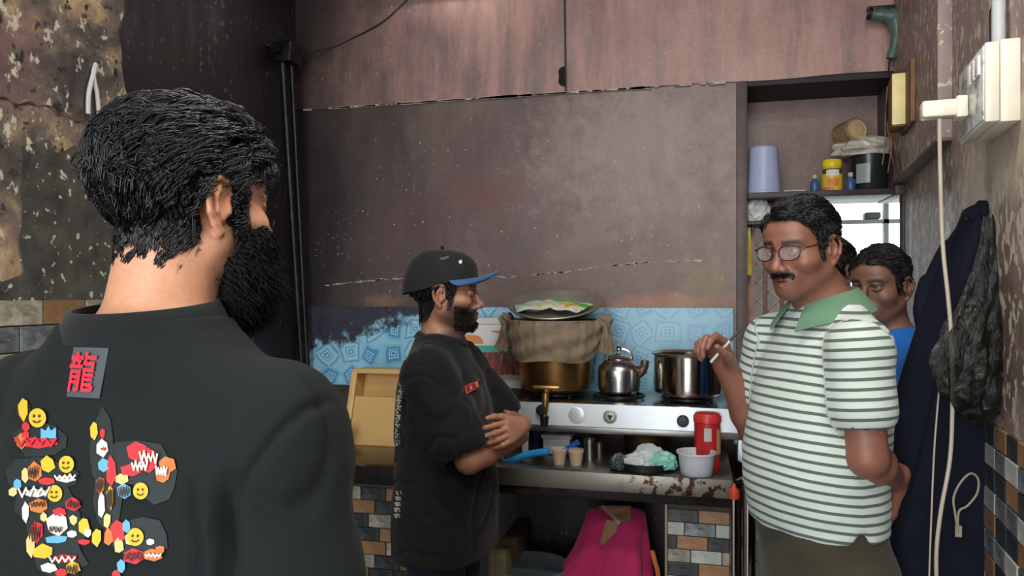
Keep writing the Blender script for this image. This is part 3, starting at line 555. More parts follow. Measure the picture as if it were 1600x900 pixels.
# ------------------------------------------------------------------ projecting flat print and thin things onto a surface along a line of sight
def bvh_of(o):
    dg = bpy.context.evaluated_depsgraph_get(); me = o.data; mw = o.matrix_world
    return BVHTree.FromPolygons([mw @ v.co for v in me.vertices], [tuple(p.vertices) for p in me.polygons])
class Decal:                          # shapes given by photo pixels are cast onto the real surface and lie 1 mm above it
    def __init__(s, target, off=.0012): s.bvh = bvh_of(target); s.bm = B(); s.off = off; s.mats = []; s.t = target
    def hit(s, px, py, k=0):
        r = ray(px, py).normalized(); h = s.bvh.ray_cast(Vector((0, 0, EYE)), r)
        if h[0] is None: return None
        n = h[1] if h[1].dot(r) < 0 else -h[1]
        return h[0]+n*(s.off+k*.0006)
    def mi(s, m):
        if m not in s.mats: s.mats.append(m)
        return s.mats.index(m)
    def poly(s, pts, m, k=0, sub=1):
        P = [s.hit(x, y, k) for x, y in pts]
        if any(p is None for p in P): return
        cx = sum(x for x, y in pts)/len(pts); cy = sum(y for x, y in pts)/len(pts); c = s.hit(cx, cy, k)
        if c is None or max((p-c).length for p in P) > .12: return
        rings = []
        for q in (1, .66, .33):
            rr = []
            for (x, y) in pts:
                h = s.hit(cx+(x-cx)*q, cy+(y-cy)*q, k)
                if h is None: return
                rr.append(s.bm.verts.new(h))
            rings.append(rr)
        cv = s.bm.verts.new(c); n = len(pts); i = s.mi(m)
        for A, Bq in zip(rings, rings[1:]):
            for q in range(n): s.bm.faces.new((A[q], A[(q+1) % n], Bq[(q+1) % n], Bq[q])).material_index = i
        for q in range(n): s.bm.faces.new((rings[-1][q], rings[-1][(q+1) % n], cv)).material_index = i
    def disc(s, x, y, rx, ry=None, m=None, k=0, rot=0, n=18):
        ry = ry or rx; c, q = math.cos(rot), math.sin(rot)
        s.poly([(x+rx*math.cos(a)*c-ry*math.sin(a)*q, y+rx*math.cos(a)*q+ry*math.sin(a)*c) for a in np.linspace(0, 2*math.pi, n, endpoint=False)], m, k)
    def line(s, pts, wd, m, k=0):
        for (x0, y0), (x1, y1) in zip(pts, pts[1:]):
            L = math.hypot(x1-x0, y1-y0) or 1; nx, ny = -(y1-y0)/L*wd/2, (x1-x0)/L*wd/2; n = max(1, int(L/8))
            for q in range(n):
                a, b = q/n, (q+1)/n+.12; xa, ya, xb, yb = x0+(x1-x0)*a, y0+(y1-y0)*a, x0+(x1-x0)*b, y0+(y1-y0)*b
                s.quad([(xa+nx, ya+ny), (xa-nx, ya-ny), (xb-nx, yb-ny), (xb+nx, yb+ny)], m, k)
    def quad(s, pts, m, k=0):
        P = [s.hit(x, y, k) for x, y in pts]
        if any(p is None for p in P) or max((P[0]-p).length for p in P) > .08: return
        s.bm.faces.new([s.bm.verts.new(p) for p in P]).material_index = s.mi(m)
    def done(s, name, label=None, stuff=False):
        me = bpy.data.meshes.new(name); s.bm.to_mesh(me); s.bm.free()
        for m in s.mats: me.materials.append(m)
        o = link(name, me); o.parent = s.t; o.matrix_parent_inverse = s.t.matrix_world.inverted()
        if label: o['label'] = label
        return o
# beige strap folded on the magenta cloth
m_strap = M('tan_strap', S(150, 112, 82), .8, var=.15)
d = Decal(mag, .004); d.poly([(936, 793), (985, 793), (986, 814), (966, 818), (964, 808), (950, 798)], m_strap); d.poly([(948, 812), (968, 816), (962, 832), (941, 852), (937, 846)], m_strap, 1); d.line([(941, 794), (965, 816)], 5, M('pale_strap_edge', S(186, 148, 120), .8), 4)
o = d.done('folded_strap'); o.modifiers.new('thick', 'SOLIDIFY').thickness = .004; o['label'] = 'tan folded strap'
q = [onY(1020, 862, 2.6), onY(1027, 905, 2.58), onY(1030, 960, 2.57)]
q2 = onY(1031, 900, 2.62); bm = B(); tube(bm, smooth_path([onY(1019, 860, 2.63), onY(1024, 880, 2.61), onY(1029, 905, 2.6), (q2.x+.02, 2.6, .25), (q2.x+.03, 2.6, .012)], 5), .009, 8, flat=.6); tag(finish(bm, 'orange_strap', M('orange_webbing', S(196, 108, 50), .7)), 'orange webbing strap hanging between magenta cloth and tiled pier', 'strap')
# steel tubes between counter and striped man
t0 = onY(1147, 764, 2.42)
k = thing('steel_tube', 'thin steel tube with an orange red cap in front of the tiled pier', 'tube', (t0.x, 2.42, 0))
bm = B(); tube(bm, [(0, 0, .01), (0, 0, t0.z-.02)], .0125, 14); finish(bm, 'tube_shaft', m_chrome, k)
bm = B(); lathe(bm, [(.001, t0.z-.03), (.016, t0.z-.03), (.018, t0.z-.02), (.017, t0.z-.004), (.008, t0.z+.004), (.004, t0.z+.016), (.001, t0.z+.018)], 18); finish(bm, 'cap', M('orange_red_cap', S(214, 70, 44), .4), k)
t1 = onY(1166, 700, 2.52); k = tag(link('steel_post', None), 'thick polished steel post beside the striped shirt', 'post'); k.location = (t1.x+.005, 2.52, 0)
bm = B(); tube(bm, [(0, 0, 0), (.0, 0, .87)], .024, 20); lathe(bm, [(.05, 0), (.05, .01), (.026, .014)], 24); finish(bm, 'post_shaft', m_chrome, k)
bm = B(); lathe(bm, [(.024, .865), (.026, .87), (.02, .885), (.001, .89)], 20); finish(bm, 'post_cap', m_dullsteel, k)
# --- niche shelf
g = onY(1193, 298, 3.21)
bm = B(); lathe(bm, [(.001, .195), (.05, .195), (.057, .188), (.068, .012), (.072, .01), (.072, 0), (.066, 0), (.056, .18), (.001, .186)], 40, c=(g.x, 3.215, SHZ)); tag(finish(bm, 'plastic_tumbler', M('lilac_plastic', S(176, 184, 216), .35, var=.04)), 'pale lilac plastic tumbler standing upside down on the niche shelf', 'tumbler')
g = onY(1240, 297, 3.16); bm = B(); box(bm, (g.x-.04, 3.14, SHZ), (g.x+.045, 3.2, SHZ+.006), .002); tag(finish(bm, 'paper_slip', M('old_paper', S(206, 190, 170), .8)), 'folded paper slip on the shelf right of the lilac tumbler', 'paper')
g = onY(1300, 296, 3.2); k = thing('yellow_jar', 'yellow spice jar with yellow lid and printed label on the niche shelf', 'jar', (g.x, 3.2, SHZ))
bm = B(); lathe(bm, [(.001, 0), (.036, 0), (.04, .006), (.04, .09), (.032, .1), (.032, .104), (.001, .104)], 32); finish(bm, 'jar_body', M('yellow_jar_plastic', S(226, 196, 60), .35), k)
bm = B(); lathe(bm, [(.001, .1), (.037, .1), (.037, .124), (.034, .128), (.001, .128)], 32); finish(bm, 'jar_lid', M('bright_yellow_lid', S(240, 214, 40), .35), k)
lab(-1.2, 1.0, .07, .09, .04, 'label_band', M('dark_olive_label', S(70, 64, 40), .5), k); lab(-.7, .5, .06, .085, .0408, 'label_white', M('white_label', S(230, 226, 214), .5), k); lab(-.55, .5, .02, .05, .0408, 'label_orange', M('orange_label', S(226, 130, 60), .5), k); lab(-1.1, .0, .006, .016, .0408, 'label_pink', M('pink_label', S(214, 110, 90), .5), k)
def bottle(px, lbl, s=1):
    g = onY(px, 296, 3.19); k = thing('small_bottle', lbl, 'bottle', (g.x, 3.19, SHZ), 0, 'tiny blue bottles on the niche shelf'); bm = B()
    lathe(bm, [(.001, 0), (.015*s, 0), (.017*s, .005), (.017*s, .04*s), (.008, .052*s), (.008, .056*s), (.001, .057*s)], 18); finish(bm, 'bottle_body', M('blue_bottle', S(62, 92, 140), .3), k)
    bm = B(); lathe(bm, [(.001, .055*s), (.0095, .055*s), (.0095, .07*s), (.001, .072*s)], 14); finish(bm, 'bottle_cap', M('beige_cap', S(200, 180, 150), .5), k)
bottle(1273, 'tiny blue bottle left of the yellow jar'); bottle(1329, 'tiny blue bottle between the yellow jar and the black bucket', 1.05)
g = onY(1361, 296, 3.25); k = thing('black_bucket', 'black plastic bucket with clear crumpled bag in its mouth on the niche shelf', 'bucket', (g.x-.01, 3.24, SHZ))
bm = B(); lathe(bm, [(.001, 0), (.06, 0), (.064, .006), (.076, .16), (.081, .162), (.081, .17), (.073, .17), (.062, .01), (.001, .008)], 36); finish(bm, 'bucket_body', M('black_bucket_plastic', S(40, 42, 42), .25), k)
lab(-.9, -.15, .03, .13, .0705, 'silver_sticker', M('silver_sticker', S(150, 160, 156), .3), k)
crumple('clear_bag', 'clear crumpled polythene bag stuffed in the black bucket', (g.x-.02, 3.24, SHZ+.172), (.095, .08, .042), S(196, 190, 176), 11, None, .25)
g = onY(1327, 208, 3.22); Mx = Matrix.Translation(g) @ Matrix.Rotation(math.radians(28), 4, 'Z') @ Matrix.Rotation(math.radians(84), 4, 'X') 
k = thing('tape_roll', 'brown roll of twine lying on its side on top of the bucket', 'roll', (0, 0, 0)); bm = B(); lathe(bm, [(.018, -.05), (.044, -.05), (.05, -.044), (.05, .04), (.044, .046), (.018, .046), (.018, -.05)], 32, M4=Mx); finish(bm, 'roll_body', M('jute_twine', S(140, 112, 80), .8, var=.35, scale=60, bump=.6), k)
bm = B(); lathe(bm, [(.010, .04), (.018, .05), (.022, .048), (.036, .047), (.04, .05), (.042, .047)], 28, M4=Mx); lathe(bm, [(.001, .03), (.017, .03)], 20, M4=Mx, mat=1); finish(bm, 'roll_core', [M('pale_twine', S(190, 164, 120), .8), m_black], k)
g = onY(1392, 200, 3.1); bm = B()
for j in range(4):
    x = g.x-.02+.012*j; tube(bm, smooth_path([(x+.01, 3.11, 2.3), (x-.004*j, 3.10, 2.16-.02*j), (x+.012*math.sin(j*2), 3.10, 2.08), (x-.008+.008*j, 3.11, 2.0-.03*(j % 2))], 6), .0022, 6)
tag(finish(bm, 'bare_wires', M('brown_wire', S(150, 108, 76), .5)), 'loose brown bare wires hanging at the niche right edge', 'wires')
# left bits under the shelf, sliding gate, yellow bag
ls = onY(1152, 348, 3.2); bm = B(); box(bm, (DX0+.032, 3.16, ls.z-.012), (DX0+.15, 3.36, ls.z), .002); tag(finish(bm, 'corner_shelf', M('brown_corner_board', S(90, 76, 70), .6)), 'tiny corner shelf in the doorway below the main shelf', 'shelf')
crumple('crumpled_bag', 'white crumpled bag on the tiny corner shelf', (DX0+.075, 3.22, ls.z+.042), (.04, .03, .052), S(206, 204, 200), 21)
crumple('dark_rag', 'dark rag behind the white bag on the corner shelf', (DX0+.12, 3.27, ls.z+.035), (.04, .05, .045), S(96, 76, 62), 22, rough=.8)
g0, g1 = onY(1153, 350, 3.2), onY(1171, 415, 3.2)
bm = B(); sheet(bm, lambda u, v: Vector((g0.x+.005+(g1.x-g0.x)*u, 3.2+.008*math.sin(u*6+v*3), g1.z-.04+(g0.z-.014-g1.z+.04)*v)), 8, 8, .006); tag(finish(bm, 'yellow_packet', M('yellow_packet_film', S(226, 204, 84), .4, var=.15, scale=20)), 'yellow packet strip hanging under the tiny corner shelf', 'packet')
gt = thing('folding_gate', 'pinkish metal folding gate pushed to the left of the doorway', 'gate', (0, 0, 0)); m_gate = M('salmon_painted_steel', S(190, 150, 134), .45, var=.2, scale=12)
for (px, wd) in ((1160, .022), (1173, .03)):
    a = onY(px, 500, 3.3); bm = B(); box(bm, (a.x-wd/2, 3.28, .02), (a.x+wd/2, 3.32, 1.86), .003); finish(bm, 'gate_post', m_gate, gt)
for px in (1196, 1222):
    a = onY(px, 500, 3.34); bm = B(); box(bm, (a.x-.008, 3.33, .02), (a.x+.008, 3.35, 1.86), .002); finish(bm, 'gate_bar', M('brown_gate_bar', S(120, 92, 80), .5), gt)
xa, xb_ = onY(1180, 500, 3.36).x, onY(1224, 500, 3.36).x
for j in range(22):
    z = .1+j*.08
    for s in (1, -1):
        bm = B(); za, zb2 = (z, z+.1) if s > 0 else (z+.1, z); tube(bm, [(xa, 3.36+.006*s, za), (xb_, 3.36+.006*s, zb2)], .005, 6, flat=.6); finish(bm, 'lattice_strip', m_gate, gt)
# --- right wall things
def rw4(y, z, off=0): return Vector((RW(y), y, z))+NR*off
sw = thing('switch_board', 'big cream plastic switch board box mounted on the right wall', 'switch board', (0, 0, 0))
m_cream = M('cream_plastic', S(226, 216, 196), .35, var=.05)
ya = 1.30; pA = rwp(1594, 125)
YA, YC = 1.665, 1.86; OFF = .085
zt, zl = 2.03, 1.845
bm = B(); wallbox(bm, 1.63, 1.86, 1.838, 2.0, 0, .034); finish(bm, 'back_box', m_cream, sw)
bm = B(); wallbox(bm, 1.632, 1.858, 1.84, 1.998, .0345, .06, .004); finish(bm, 'front_plate', m_cream, sw)
t = NT('scuffed_white_plate'); t.p(Base_Color=t.ramp(t.noise(34, 5, .65), [(.38, S(120, 124, 122)), (.46, S(196, 200, 196)), (.7, S(224, 226, 222))]), Roughness=.3)
bm = B(); wallbox(bm, 1.638, 1.852, 1.846, 1.992, .0595, .0625, .001); finish(bm, 'face_plate', t.m, sw)
for j, y in enumerate((1.655, 1.69, 1.725)):
    bm = B(); wallbox(bm, y, y+.026, 1.94, 1.98, .062, .068, .002); finish(bm, 'switch', M('white_switch', S(214, 214, 206), .35) if j == 0 else bpy.data.materials['white_switch'], sw)
pl = thing('plug_adapter', 'cream plug sticking out of the switch board with the white cable', 'plug', (0, 0, 0))
bm = B(); wallbox(bm, 1.76, 1.80, 1.885, 1.922, .0626, .15, .006); finish(bm, 'plug_body', m_cream, pl)
bm = B(); wallbox(bm, 1.756, 1.804, 1.88, 1.927, .0626, .085, .004); finish(bm, 'plug_base', m_cream, pl)
m_cable = M('dirty_white_cable', S(176, 164, 146), .45, var=.1)
px = [(1468, 186, 1.60), (1469, 260, 1.60), (1473, 380, 1.59), (1482, 470, 1.575), (1487, 540, 1.57), (1488, 640, 1.57), (1484, 720, 1.57), (1470, 800, 1.57), (1463, 870, 1.57), (1466, 960, 1.57), (1474, 1100, 1.57)]
bm = B(); tube(bm, smooth_path([at(*q) for q in px], 8), .0042, 8); tag(finish(bm, 'white_cable', m_cable), 'white cable hanging from the plug down in front of the dark jacket', 'cable')
px = [(1467, 612, 1.60), (1460, 700, 1.58), (1456, 790, 1.57), (1452, 900, 1.57), (1451, 1000, 1.57)]
bm = B(); tube(bm, smooth_path([at(*q) for q in px], 8), .0018, 6); tag(finish(bm, 'thin_string', m_cable), 'thin pale string hanging below the black plastic bag', 'string')
bm = B(); c = rw4(1.705, 2.0, .02); tube(bm, [c, c+Vector((0, 0, .95))], .0125, 14); tag(finish(bm, 'conduit_pipe', M('grey_pvc', S(176, 180, 178), .4)), 'grey conduit pipe rising above the switch board', 'pipe')
bm = B(); c = rw4(1.78, 2.0, .012); tube(bm, smooth_path([c, c+Vector((0, .01, .1)), c+Vector((0, -.01, .2)), c+Vector((.0, .0, .9))], 6), .005, 8); tag(finish(bm, 'black_wire', m_black), 'black wire beside the conduit pipe', 'wire')
# plaster overhang of the right wall beyond the switch board
bm = B(); wallbox(bm, 2.26, 3.14, 1.93, 2.9, -.02, .035, .004); finish(bm, 'upper_plaster', m_right, rwall, smooth=False)
bm = B(); wallbox(bm, 2.26, 3.14, 1.922, 1.934, -.02, .038, .003); o = finish(bm, 'plaster_ledge', M('dirty_mortar', S(104, 88, 84), .8, var=.3), rwall, smooth=False)
# wooden meter box with yellow front
k = thing('fuse_box', 'small wooden fuse box with bright yellow front high on the right wall', 'box', (0, 0, 0))
bm = B(); wallbox(bm, 2.62, 2.86, 2.06, 2.262, .036, .05, .002); finish(bm, 'wood_back', M('worn_wood', S(120, 82, 56), .6, var=.4, scale=24), k)
bm = B(); wallbox(bm, 2.74, 2.85, 2.07, 2.252, .05, .088, .004); finish(bm, 'box_body', M('brown_wood_edge', S(140, 100, 60), .6), k)
bm = B(); wallbox(bm, 2.732, 2.741, 2.075, 2.248, .048, .09, .002); finish(bm, 'yellow_front', M('yellow_front', S(236, 218, 150), .4, var=.12, scale=14), k)
# heat gun / dryer hung in the corner with its cord, dark pipe in the corner
hp = lambda x, y: onY(x, y, 3.06)
k = thing('heat_gun', 'grey green heat gun hung by its grip in the upper right corner', 'heat gun', (0, 0, 0)); m_gun = M('grey_green_plastic', S(84, 104, 98), .4)
bm = B(); tube(bm, smooth_path([hp(1360, 22), hp(1375, 23), hp(1390, 25), hp(1402, 27)], 4), [.019]*4+[.024]*4+[.03]*4+[.028], 14); finish(bm, 'gun_barrel', m_gun, k)
bm = B(); tube(bm, [hp(1356, 21), hp(1362, 22)], [.023, .022], 14); finish(bm, 'nozzle', m_black, k)
bm = B(); tube(bm, smooth_path([hp(1398, 30), hp(1402, 50), hp(1398, 72), hp(1392, 92)], 4), [.026]*4+[.021]*4+[.018]*4+[.017], 14); finish(bm, 'grip', m_gun, k)
bm = B(); tube(bm, smooth_path([hp(1391, 92), hp(1389, 110), hp(1394, 140), onY(1386, 165, 3.08), onY(1388, 190, 3.1)], 6), .0035, 6); finish(bm, 'cord', m_black, k)
bm = B(); a = onY(1408, 100, 3.11); box(bm, (a.x-.014, 3.1, onY(1408, 112, 3.11).z), (a.x+.014, 3.14, 2.97), .003); box(bm, (onY(1356, 12, 3.1).x, 3.1, onY(1356, 15, 3.1).z), (a.x, 3.13, onY(1356, 10, 3.1).z), .002); tag(finish(bm, 'corner_bracket', M('black_iron', S(30, 30, 32), .5)), 'black iron bracket in the upper right corner holding the heat gun', 'bracket')
# wall crack with hanging wire
a, b = onY(881, 0, 3.125), onY(884, 142, 3.125)
bm = B(); tube(bm, [(a.x, 3.125, 2.97), (b.x, 3.125, b.z)], .0035, 6); tag(finish(bm, 'hanging_wire', M('dark_wire', S(48, 44, 46), .5)), 'thin dark wire hanging straight down the middle of the maroon wall', 'wire')
c = onY(882, 118, 3.12); bm = B(); n = 16
vs = [bm.verts.new((c.x+.0-.032*math.sin(a_)*(1+.2*math.sin(a_*3)), 3.128, c.z+.042*math.cos(a_))) for a_ in np.linspace(0, math.pi, n)]
f = bm.faces.new(vs); r = bmesh.ops.extrude_face_region(bm, geom=[f])
for v in [g for g in r['geom'] if isinstance(g, bmesh.types.BMVert)]: v.co.y += .009
tag(finish(bm, 'hole_plate', M('hole_black', S(14, 14, 16), .8), smooth=False), 'small black half round plate standing for a hole beside the hanging wire', 'plate')  # black plate added in place of the dark of a half round hole
# tube light above the frame, corner pole
k = thing('tube_light', 'white fluorescent tube light high on the maroon wall', 'tube light', (0, 0, 0)); a, b = onY(610, 0, 3.09), onY(800, 0, 3.09)
bm = B(); tube(bm, [(a.x, 3.085, 2.87), (b.x, 3.085, 2.87)], .014, 14); finish(bm, 'glow_tube', EM('tube_glow', (1, .98, .93, 1), 9), k)
bm = B(); box(bm, (a.x-.05, 3.1, 2.84), (b.x+.05, 3.137, 2.9), .004); finish(bm, 'fixture', M('white_fixture', S(220, 220, 214), .5), k)
bm = B(); box(bm, (-2.1, 3.02, 2.89), (onY(560, 0, 3.02).x, 3.14, CEIL), .01); struct(finish(bm, 'trim_3', M('dark_beam', S(38, 42, 50), .6)))
k = thing('iron_pole', 'dark iron pole leaning in the left corner with a clamp at its top', 'pole', (0, 0, 0)); m_iron = M('sooty_iron', S(46, 47, 46), .35, .7, .4, 12)
a, b = onY(441, 92, 2.93), onY(474, 600, 3.08)
g_ = (b-a); low = a+g_*((a.z-.0)/(a.z-b.z)) if a.z != b.z else b
bm = B(); tube(bm, [a, (a+b)/2, b, Vector((b.x, 3.08, CZ+.002))], [.016, .017, .018, .018], 12); finish(bm, 'pole_tube', m_iron, k)
a2, b2 = onY(455, 96, 2.97), onY(482, 600, 3.09)
bm = B(); tube(bm, [a2, b2, Vector((b2.x, 3.09, CZ+.002))], .012, 10); finish(bm, 'side_tube', m_iron, k)
bm = B(); box(bm, (a.x-.025, 2.9, a.z-.02), (a2.x+.035, 3.0, a.z+.07), .008); finish(bm, 'clamp', m_iron, k)
bm = B(); tube(bm, [(a.x+.0, 2.91, a.z+.03), (a.x+.0, 2.87, a.z+.03)], .022, 12); finish(bm, 'clamp_bolt', m_iron, k)
e = onY(345, 0, 2.7); bm = B(); tube(bm, smooth_path([(a.x, 2.93, a.z+.04), onY(400, 62, 2.85), onY(370, 20, 2.75), (e.x, 2.7, 2.97)], 5), .007, 6); tag(finish(bm, 'black_cable', m_black), 'black cable running from the pole clamp up to the ceiling at left', 'cable')
bm = B(); tube(bm, smooth_path([(a2.x, 3.0, a.z+.03), onY(530, 68, 3.12), onY(600, 32, 3.12), (onY(660, 0, 3.12).x, 3.12, 2.9)], 6), .0035, 6); tag(finish(bm, 'thin_cable', m_black), 'thin cable rising from the clamp across the maroon wall', 'cable')
# white looped wire on the near left wall
bm = B(); P = [wl(138, 178, -1.535), wl(139, 145, -1.535), wl(146, 116, -1.535), wl(150, 100, -1.535), wl(146, 118, -1.535), wl(152, 150, -1.535), wl(155, 190, -1.535)]
tube(bm, smooth_path(P, 5), .006, 8); tag(finish(bm, 'looped_wire', M('grey_white_wire', S(190, 190, 184), .5)), 'grey white looped wire hanging on the peeling left wall', 'wire')
# dark jacket on the right wall, black plastic bag in front of it
YJ = 1.955; m_navy = M('navy_wool', S(18, 20, 33), .9, var=.2, scale=20, bump=.35, bscale=400, spec=.2)
def jk(u, v):
    z = 1.70-1.25*v; a = math.pi*u; o_ = .022+.268*min(1, (1.70-z)/.95)**.9; hw = .075+.02*v-.03*max(0, v-.3)
    fold = .018*math.sin(a*5+v*2)*min(1, v*3)+.01*math.sin(a*9-v*5)*min(1, v*2)
    y = YJ-math.cos(a)*hw; off = max(.004, (o_+fold)*math.sin(a)**.6)
    return rw4(y, z, off+.002)
jr = thing('dark_jacket', 'dark navy jacket hanging from a hook on the right wall', 'jacket', (0, 0, 0))
bm = B(); sheet(bm, jk, 60, 40, .006); finish(bm, 'jacket_body', m_navy, jr, angle=80)
bm = B(); tube(bm, smooth_path([at(1518, 342, 1.72), at(1488, 385, 1.77), at(1461, 440, 1.80), at(1452, 482, 1.81), at(1462, 540, 1.79), at(1470, 640, 1.76)], 6), [.02]*6+[.03]*6+[.04]*6+[.042]*6+[.05]*7, 14, flat=.7); finish(bm, 'sleeve', m_navy, jr)
bm = B(); tube(bm, smooth_path([at(1512, 340, 1.70), at(1530, 332, 1.69), at(1552, 338, 1.68), at(1560, 360, 1.67), at(1556, 420, 1.67), at(1546, 520, 1.67)], 6), [.02]*6+[.028]*6+[.03]*6+[.026]*12+[.02], 12); finish(bm, 'jacket_collar', m_navy, jr)
bm = B(); c = [(1497, 832), (1492, 800), (1490, 778), (1500, 755), (1516, 740), (1528, 748), (1527, 770), (1512, 790), (1498, 800), (1497, 832)]
tube(bm, smooth_path([at(x, y, 1.60) for x, y in c], 6), .0024, 6); box(bm, at(1492, 838, 1.606), at(1503, 822, 1.600), 0); finish(bm, 'zip_cord', M('tan_cord', S(150, 140, 116), .7), jr)
hk = rw4(YJ-.045, 1.70); bm = B(); tube(bm, smooth_path([hk-Vector((0, 0, .03)), hk+NR*.03-Vector((0, 0, .03)), hk+NR*.036-Vector((0, 0, .02))], 4), .005, 8); tag(finish(bm, 'wall_hook', m_iron), 'small iron hook on the right wall above the jacket', 'hook')
t = NT('black_polythene'); t.p(Base_Color=t.ramp(t.noise(20, 4), [(.35, S(12, 12, 11)), (.7, S(36, 35, 30))]), Roughness=.2); t.b.inputs['Alpha'].default_value = .8; t.bump(t.noise(30, 5, .6, None, 1.2), .9, .015)
ctr = smooth_path([at(1545, 338, 1.62), at(1545, 390, 1.61), at(1538, 450, 1.60), at(1520, 510, 1.58), at(1512, 560, 1.57), at(1515, 610, 1.57), at(1528, 645, 1.58), at(1535, 660, 1.585)], 6)
rad = np.interp(np.linspace(0, 1, len(ctr)), [0, .15, .3, .45, .58, .72, .86, 1], [.010, .022, .036, .06, .068, .064, .04, .006]); nn = len(ctr)
Rv, Fv = Vector((CT, ST, 0)), Vector((-ST, CT, 0))
def bg_(u, v):
    i = min(nn-1, int(round(v*(nn-1)))); a = 2*math.pi*u; r = rad[i]*(1+.13*abs(math.sin(a*4+v*3))+.1*math.sin(a*7-v*13)+.07*math.sin(a*13+v*21)-.08)
    return ctr[i]+Rv*(r*math.cos(a))+Fv*(r*.5*math.sin(a))+Vector((0, 0, .004*math.sin(a*5+v*30)))
bm = B(); sheet(bm, bg_, 72, nn-1); bmesh.ops.remove_doubles(bm, verts=bm.verts[:], dist=.0004); tag(finish(bm, 'plastic_bag', t.m, angle=30), 'black translucent polythene bag hanging in front of the dark jacket', 'bag')
# ------------------------------------------------------------------ bodies and clothes: distance fields polygonised as one continuous surface (surface nets)
f32 = np.float32
def axis(lo, hi, coarse, fine):
    out = [lo]; 
    while out[-1] < hi:
        x = out[-1]; h = coarse
        for a, b, s in fine:
            if a-.5*coarse <= x < b: h = min(h, s)
            elif x < a: h = min(h, max(s, s+(a-x)*.35))
            else: h = min(h, max(s, s+(x-b)*.35))
        out.append(x+h)
    return np.array(out, f32)
class Field:
    def __init__(s, xs, ys, zs): s.ax = (xs, ys, zs); s.d = np.full((len(xs), len(ys), len(zs)), 1.0, f32)
    def add(s, prim, k=.01, op='u'):
        f, lo, hi = prim; m = k+.022; sl = []
        for a, l, h in zip(s.ax, lo, hi):
            i, j = np.searchsorted(a, l-m), np.searchsorted(a, h+m); sl.append(slice(max(0, i-1), min(len(a), j+1)))
            if sl[-1].stop-sl[-1].start < 2: return
        sl = tuple(sl); X = s.ax[0][sl[0]][:, None, None]; Y = s.ax[1][sl[1]][None, :, None]; Z = s.ax[2][sl[2]][None, None, :]
        v = f(X, Y, Z).astype(f32); c = s.d[sl]; k = max(k, 1e-5)
        if op == 'u': h = np.clip(.5+.5*(c-v)/k, 0, 1); s.d[sl] = c*(1-h)+v*h-k*h*(1-h)
        elif op == 's': h = np.clip(.5-.5*(c+v)/k, 0, 1); s.d[sl] = c*(1-h)-v*h+k*h*(1-h)
        else: h = np.clip(.5-.5*(v-c)/k, 0, 1); s.d[sl] = v*(1-h)+c*h+k*h*(1-h)
    def mesh(s, smooth=1):
        d = s.d; xs, ys, zs = s.ax; ins = d < 0
        cnt = np.zeros(tuple(n-1 for n in d.shape), np.int8); C = [(a, b, c) for a in (0, 1) for b in (0, 1) for c in (0, 1)]
        N = cnt.shape
        for a, b, c in C: cnt += ins[a:a+N[0], b:b+N[1], c:c+N[2]]
        idx = np.argwhere((cnt > 0) & (cnt < 8)); n = len(idx); acc = np.zeros((n, 3)); num = np.zeros(n)
        P = lambda o: np.stack([xs[idx[:, 0]+o[0]], ys[idx[:, 1]+o[1]], zs[idx[:, 2]+o[2]]], 1)
        D = {o: d[idx[:, 0]+o[0], idx[:, 1]+o[1], idx[:, 2]+o[2]] for o in C}
        for o in C:
            for ax in range(3):
                if o[ax]: continue
                q = tuple(1 if i == ax else o[i] for i in range(3)); a, b = D[o], D[q]; m = (a < 0) != (b < 0)
                t = np.where(m, a/np.where(m, a-b, 1), 0)[:, None]; pt = P(o)*(1-t)+P(q)*t; acc += np.where(m[:, None], pt, 0); num += m
        V = acc/num[:, None]; vid = np.full(N, -1, np.int64); vid[idx[:, 0], idx[:, 1], idx[:, 2]] = np.arange(n); F = []
        for ax in range(3):
            u, v = [(1, 2), (2, 0), (0, 1)][ax]
            a = ins[tuple(slice(0, -1) if i == ax else slice(None) for i in range(3))]; b = ins[tuple(slice(1, None) if i == ax else slice(None) for i in range(3))]
            e = np.argwhere(a != b); e = e[(e[:, u] > 0) & (e[:, v] > 0) & (e[:, u] < N[u]) & (e[:, v] < N[v])]
            if not len(e): continue
            fl = a[e[:, 0], e[:, 1], e[:, 2]]
            def g(du, dv): k = e.copy(); k[:, u] += du; k[:, v] += dv; return vid[k[:, 0], k[:, 1], k[:, 2]]
            q = np.stack([g(-1, -1), g(0, -1), g(0, 0), g(-1, 0)], 1); q[~fl] = q[~fl][:, ::-1]; F.append(q)
        F = np.concatenate(F); F = F[(F >= 0).all(1)]
        for _ in range(smooth): V = relax(V, F)
        return V, F
def relax(V, F, w=.5):
    acc = np.zeros_like(V); c = np.zeros(len(V))
    for i in range(4):
        np.add.at(acc, F[:, i], V[F[:, (i+1) % 4]]+V[F[:, i-1]]); np.add.at(c, F[:, i], 2)
    return V*(1-w)+w*acc/np.maximum(c, 1)[:, None]
def normals(V, F):
    n = np.cross(V[F[:, 2]]-V[F[:, 0]], V[F[:, 3]]-V[F[:, 1]]); N = np.zeros_like(V)
    for i in range(4): np.add.at(N, F[:, i], n)
    return N/np.maximum(np.linalg.norm(N, axis=1), 1e-9)[:, None]
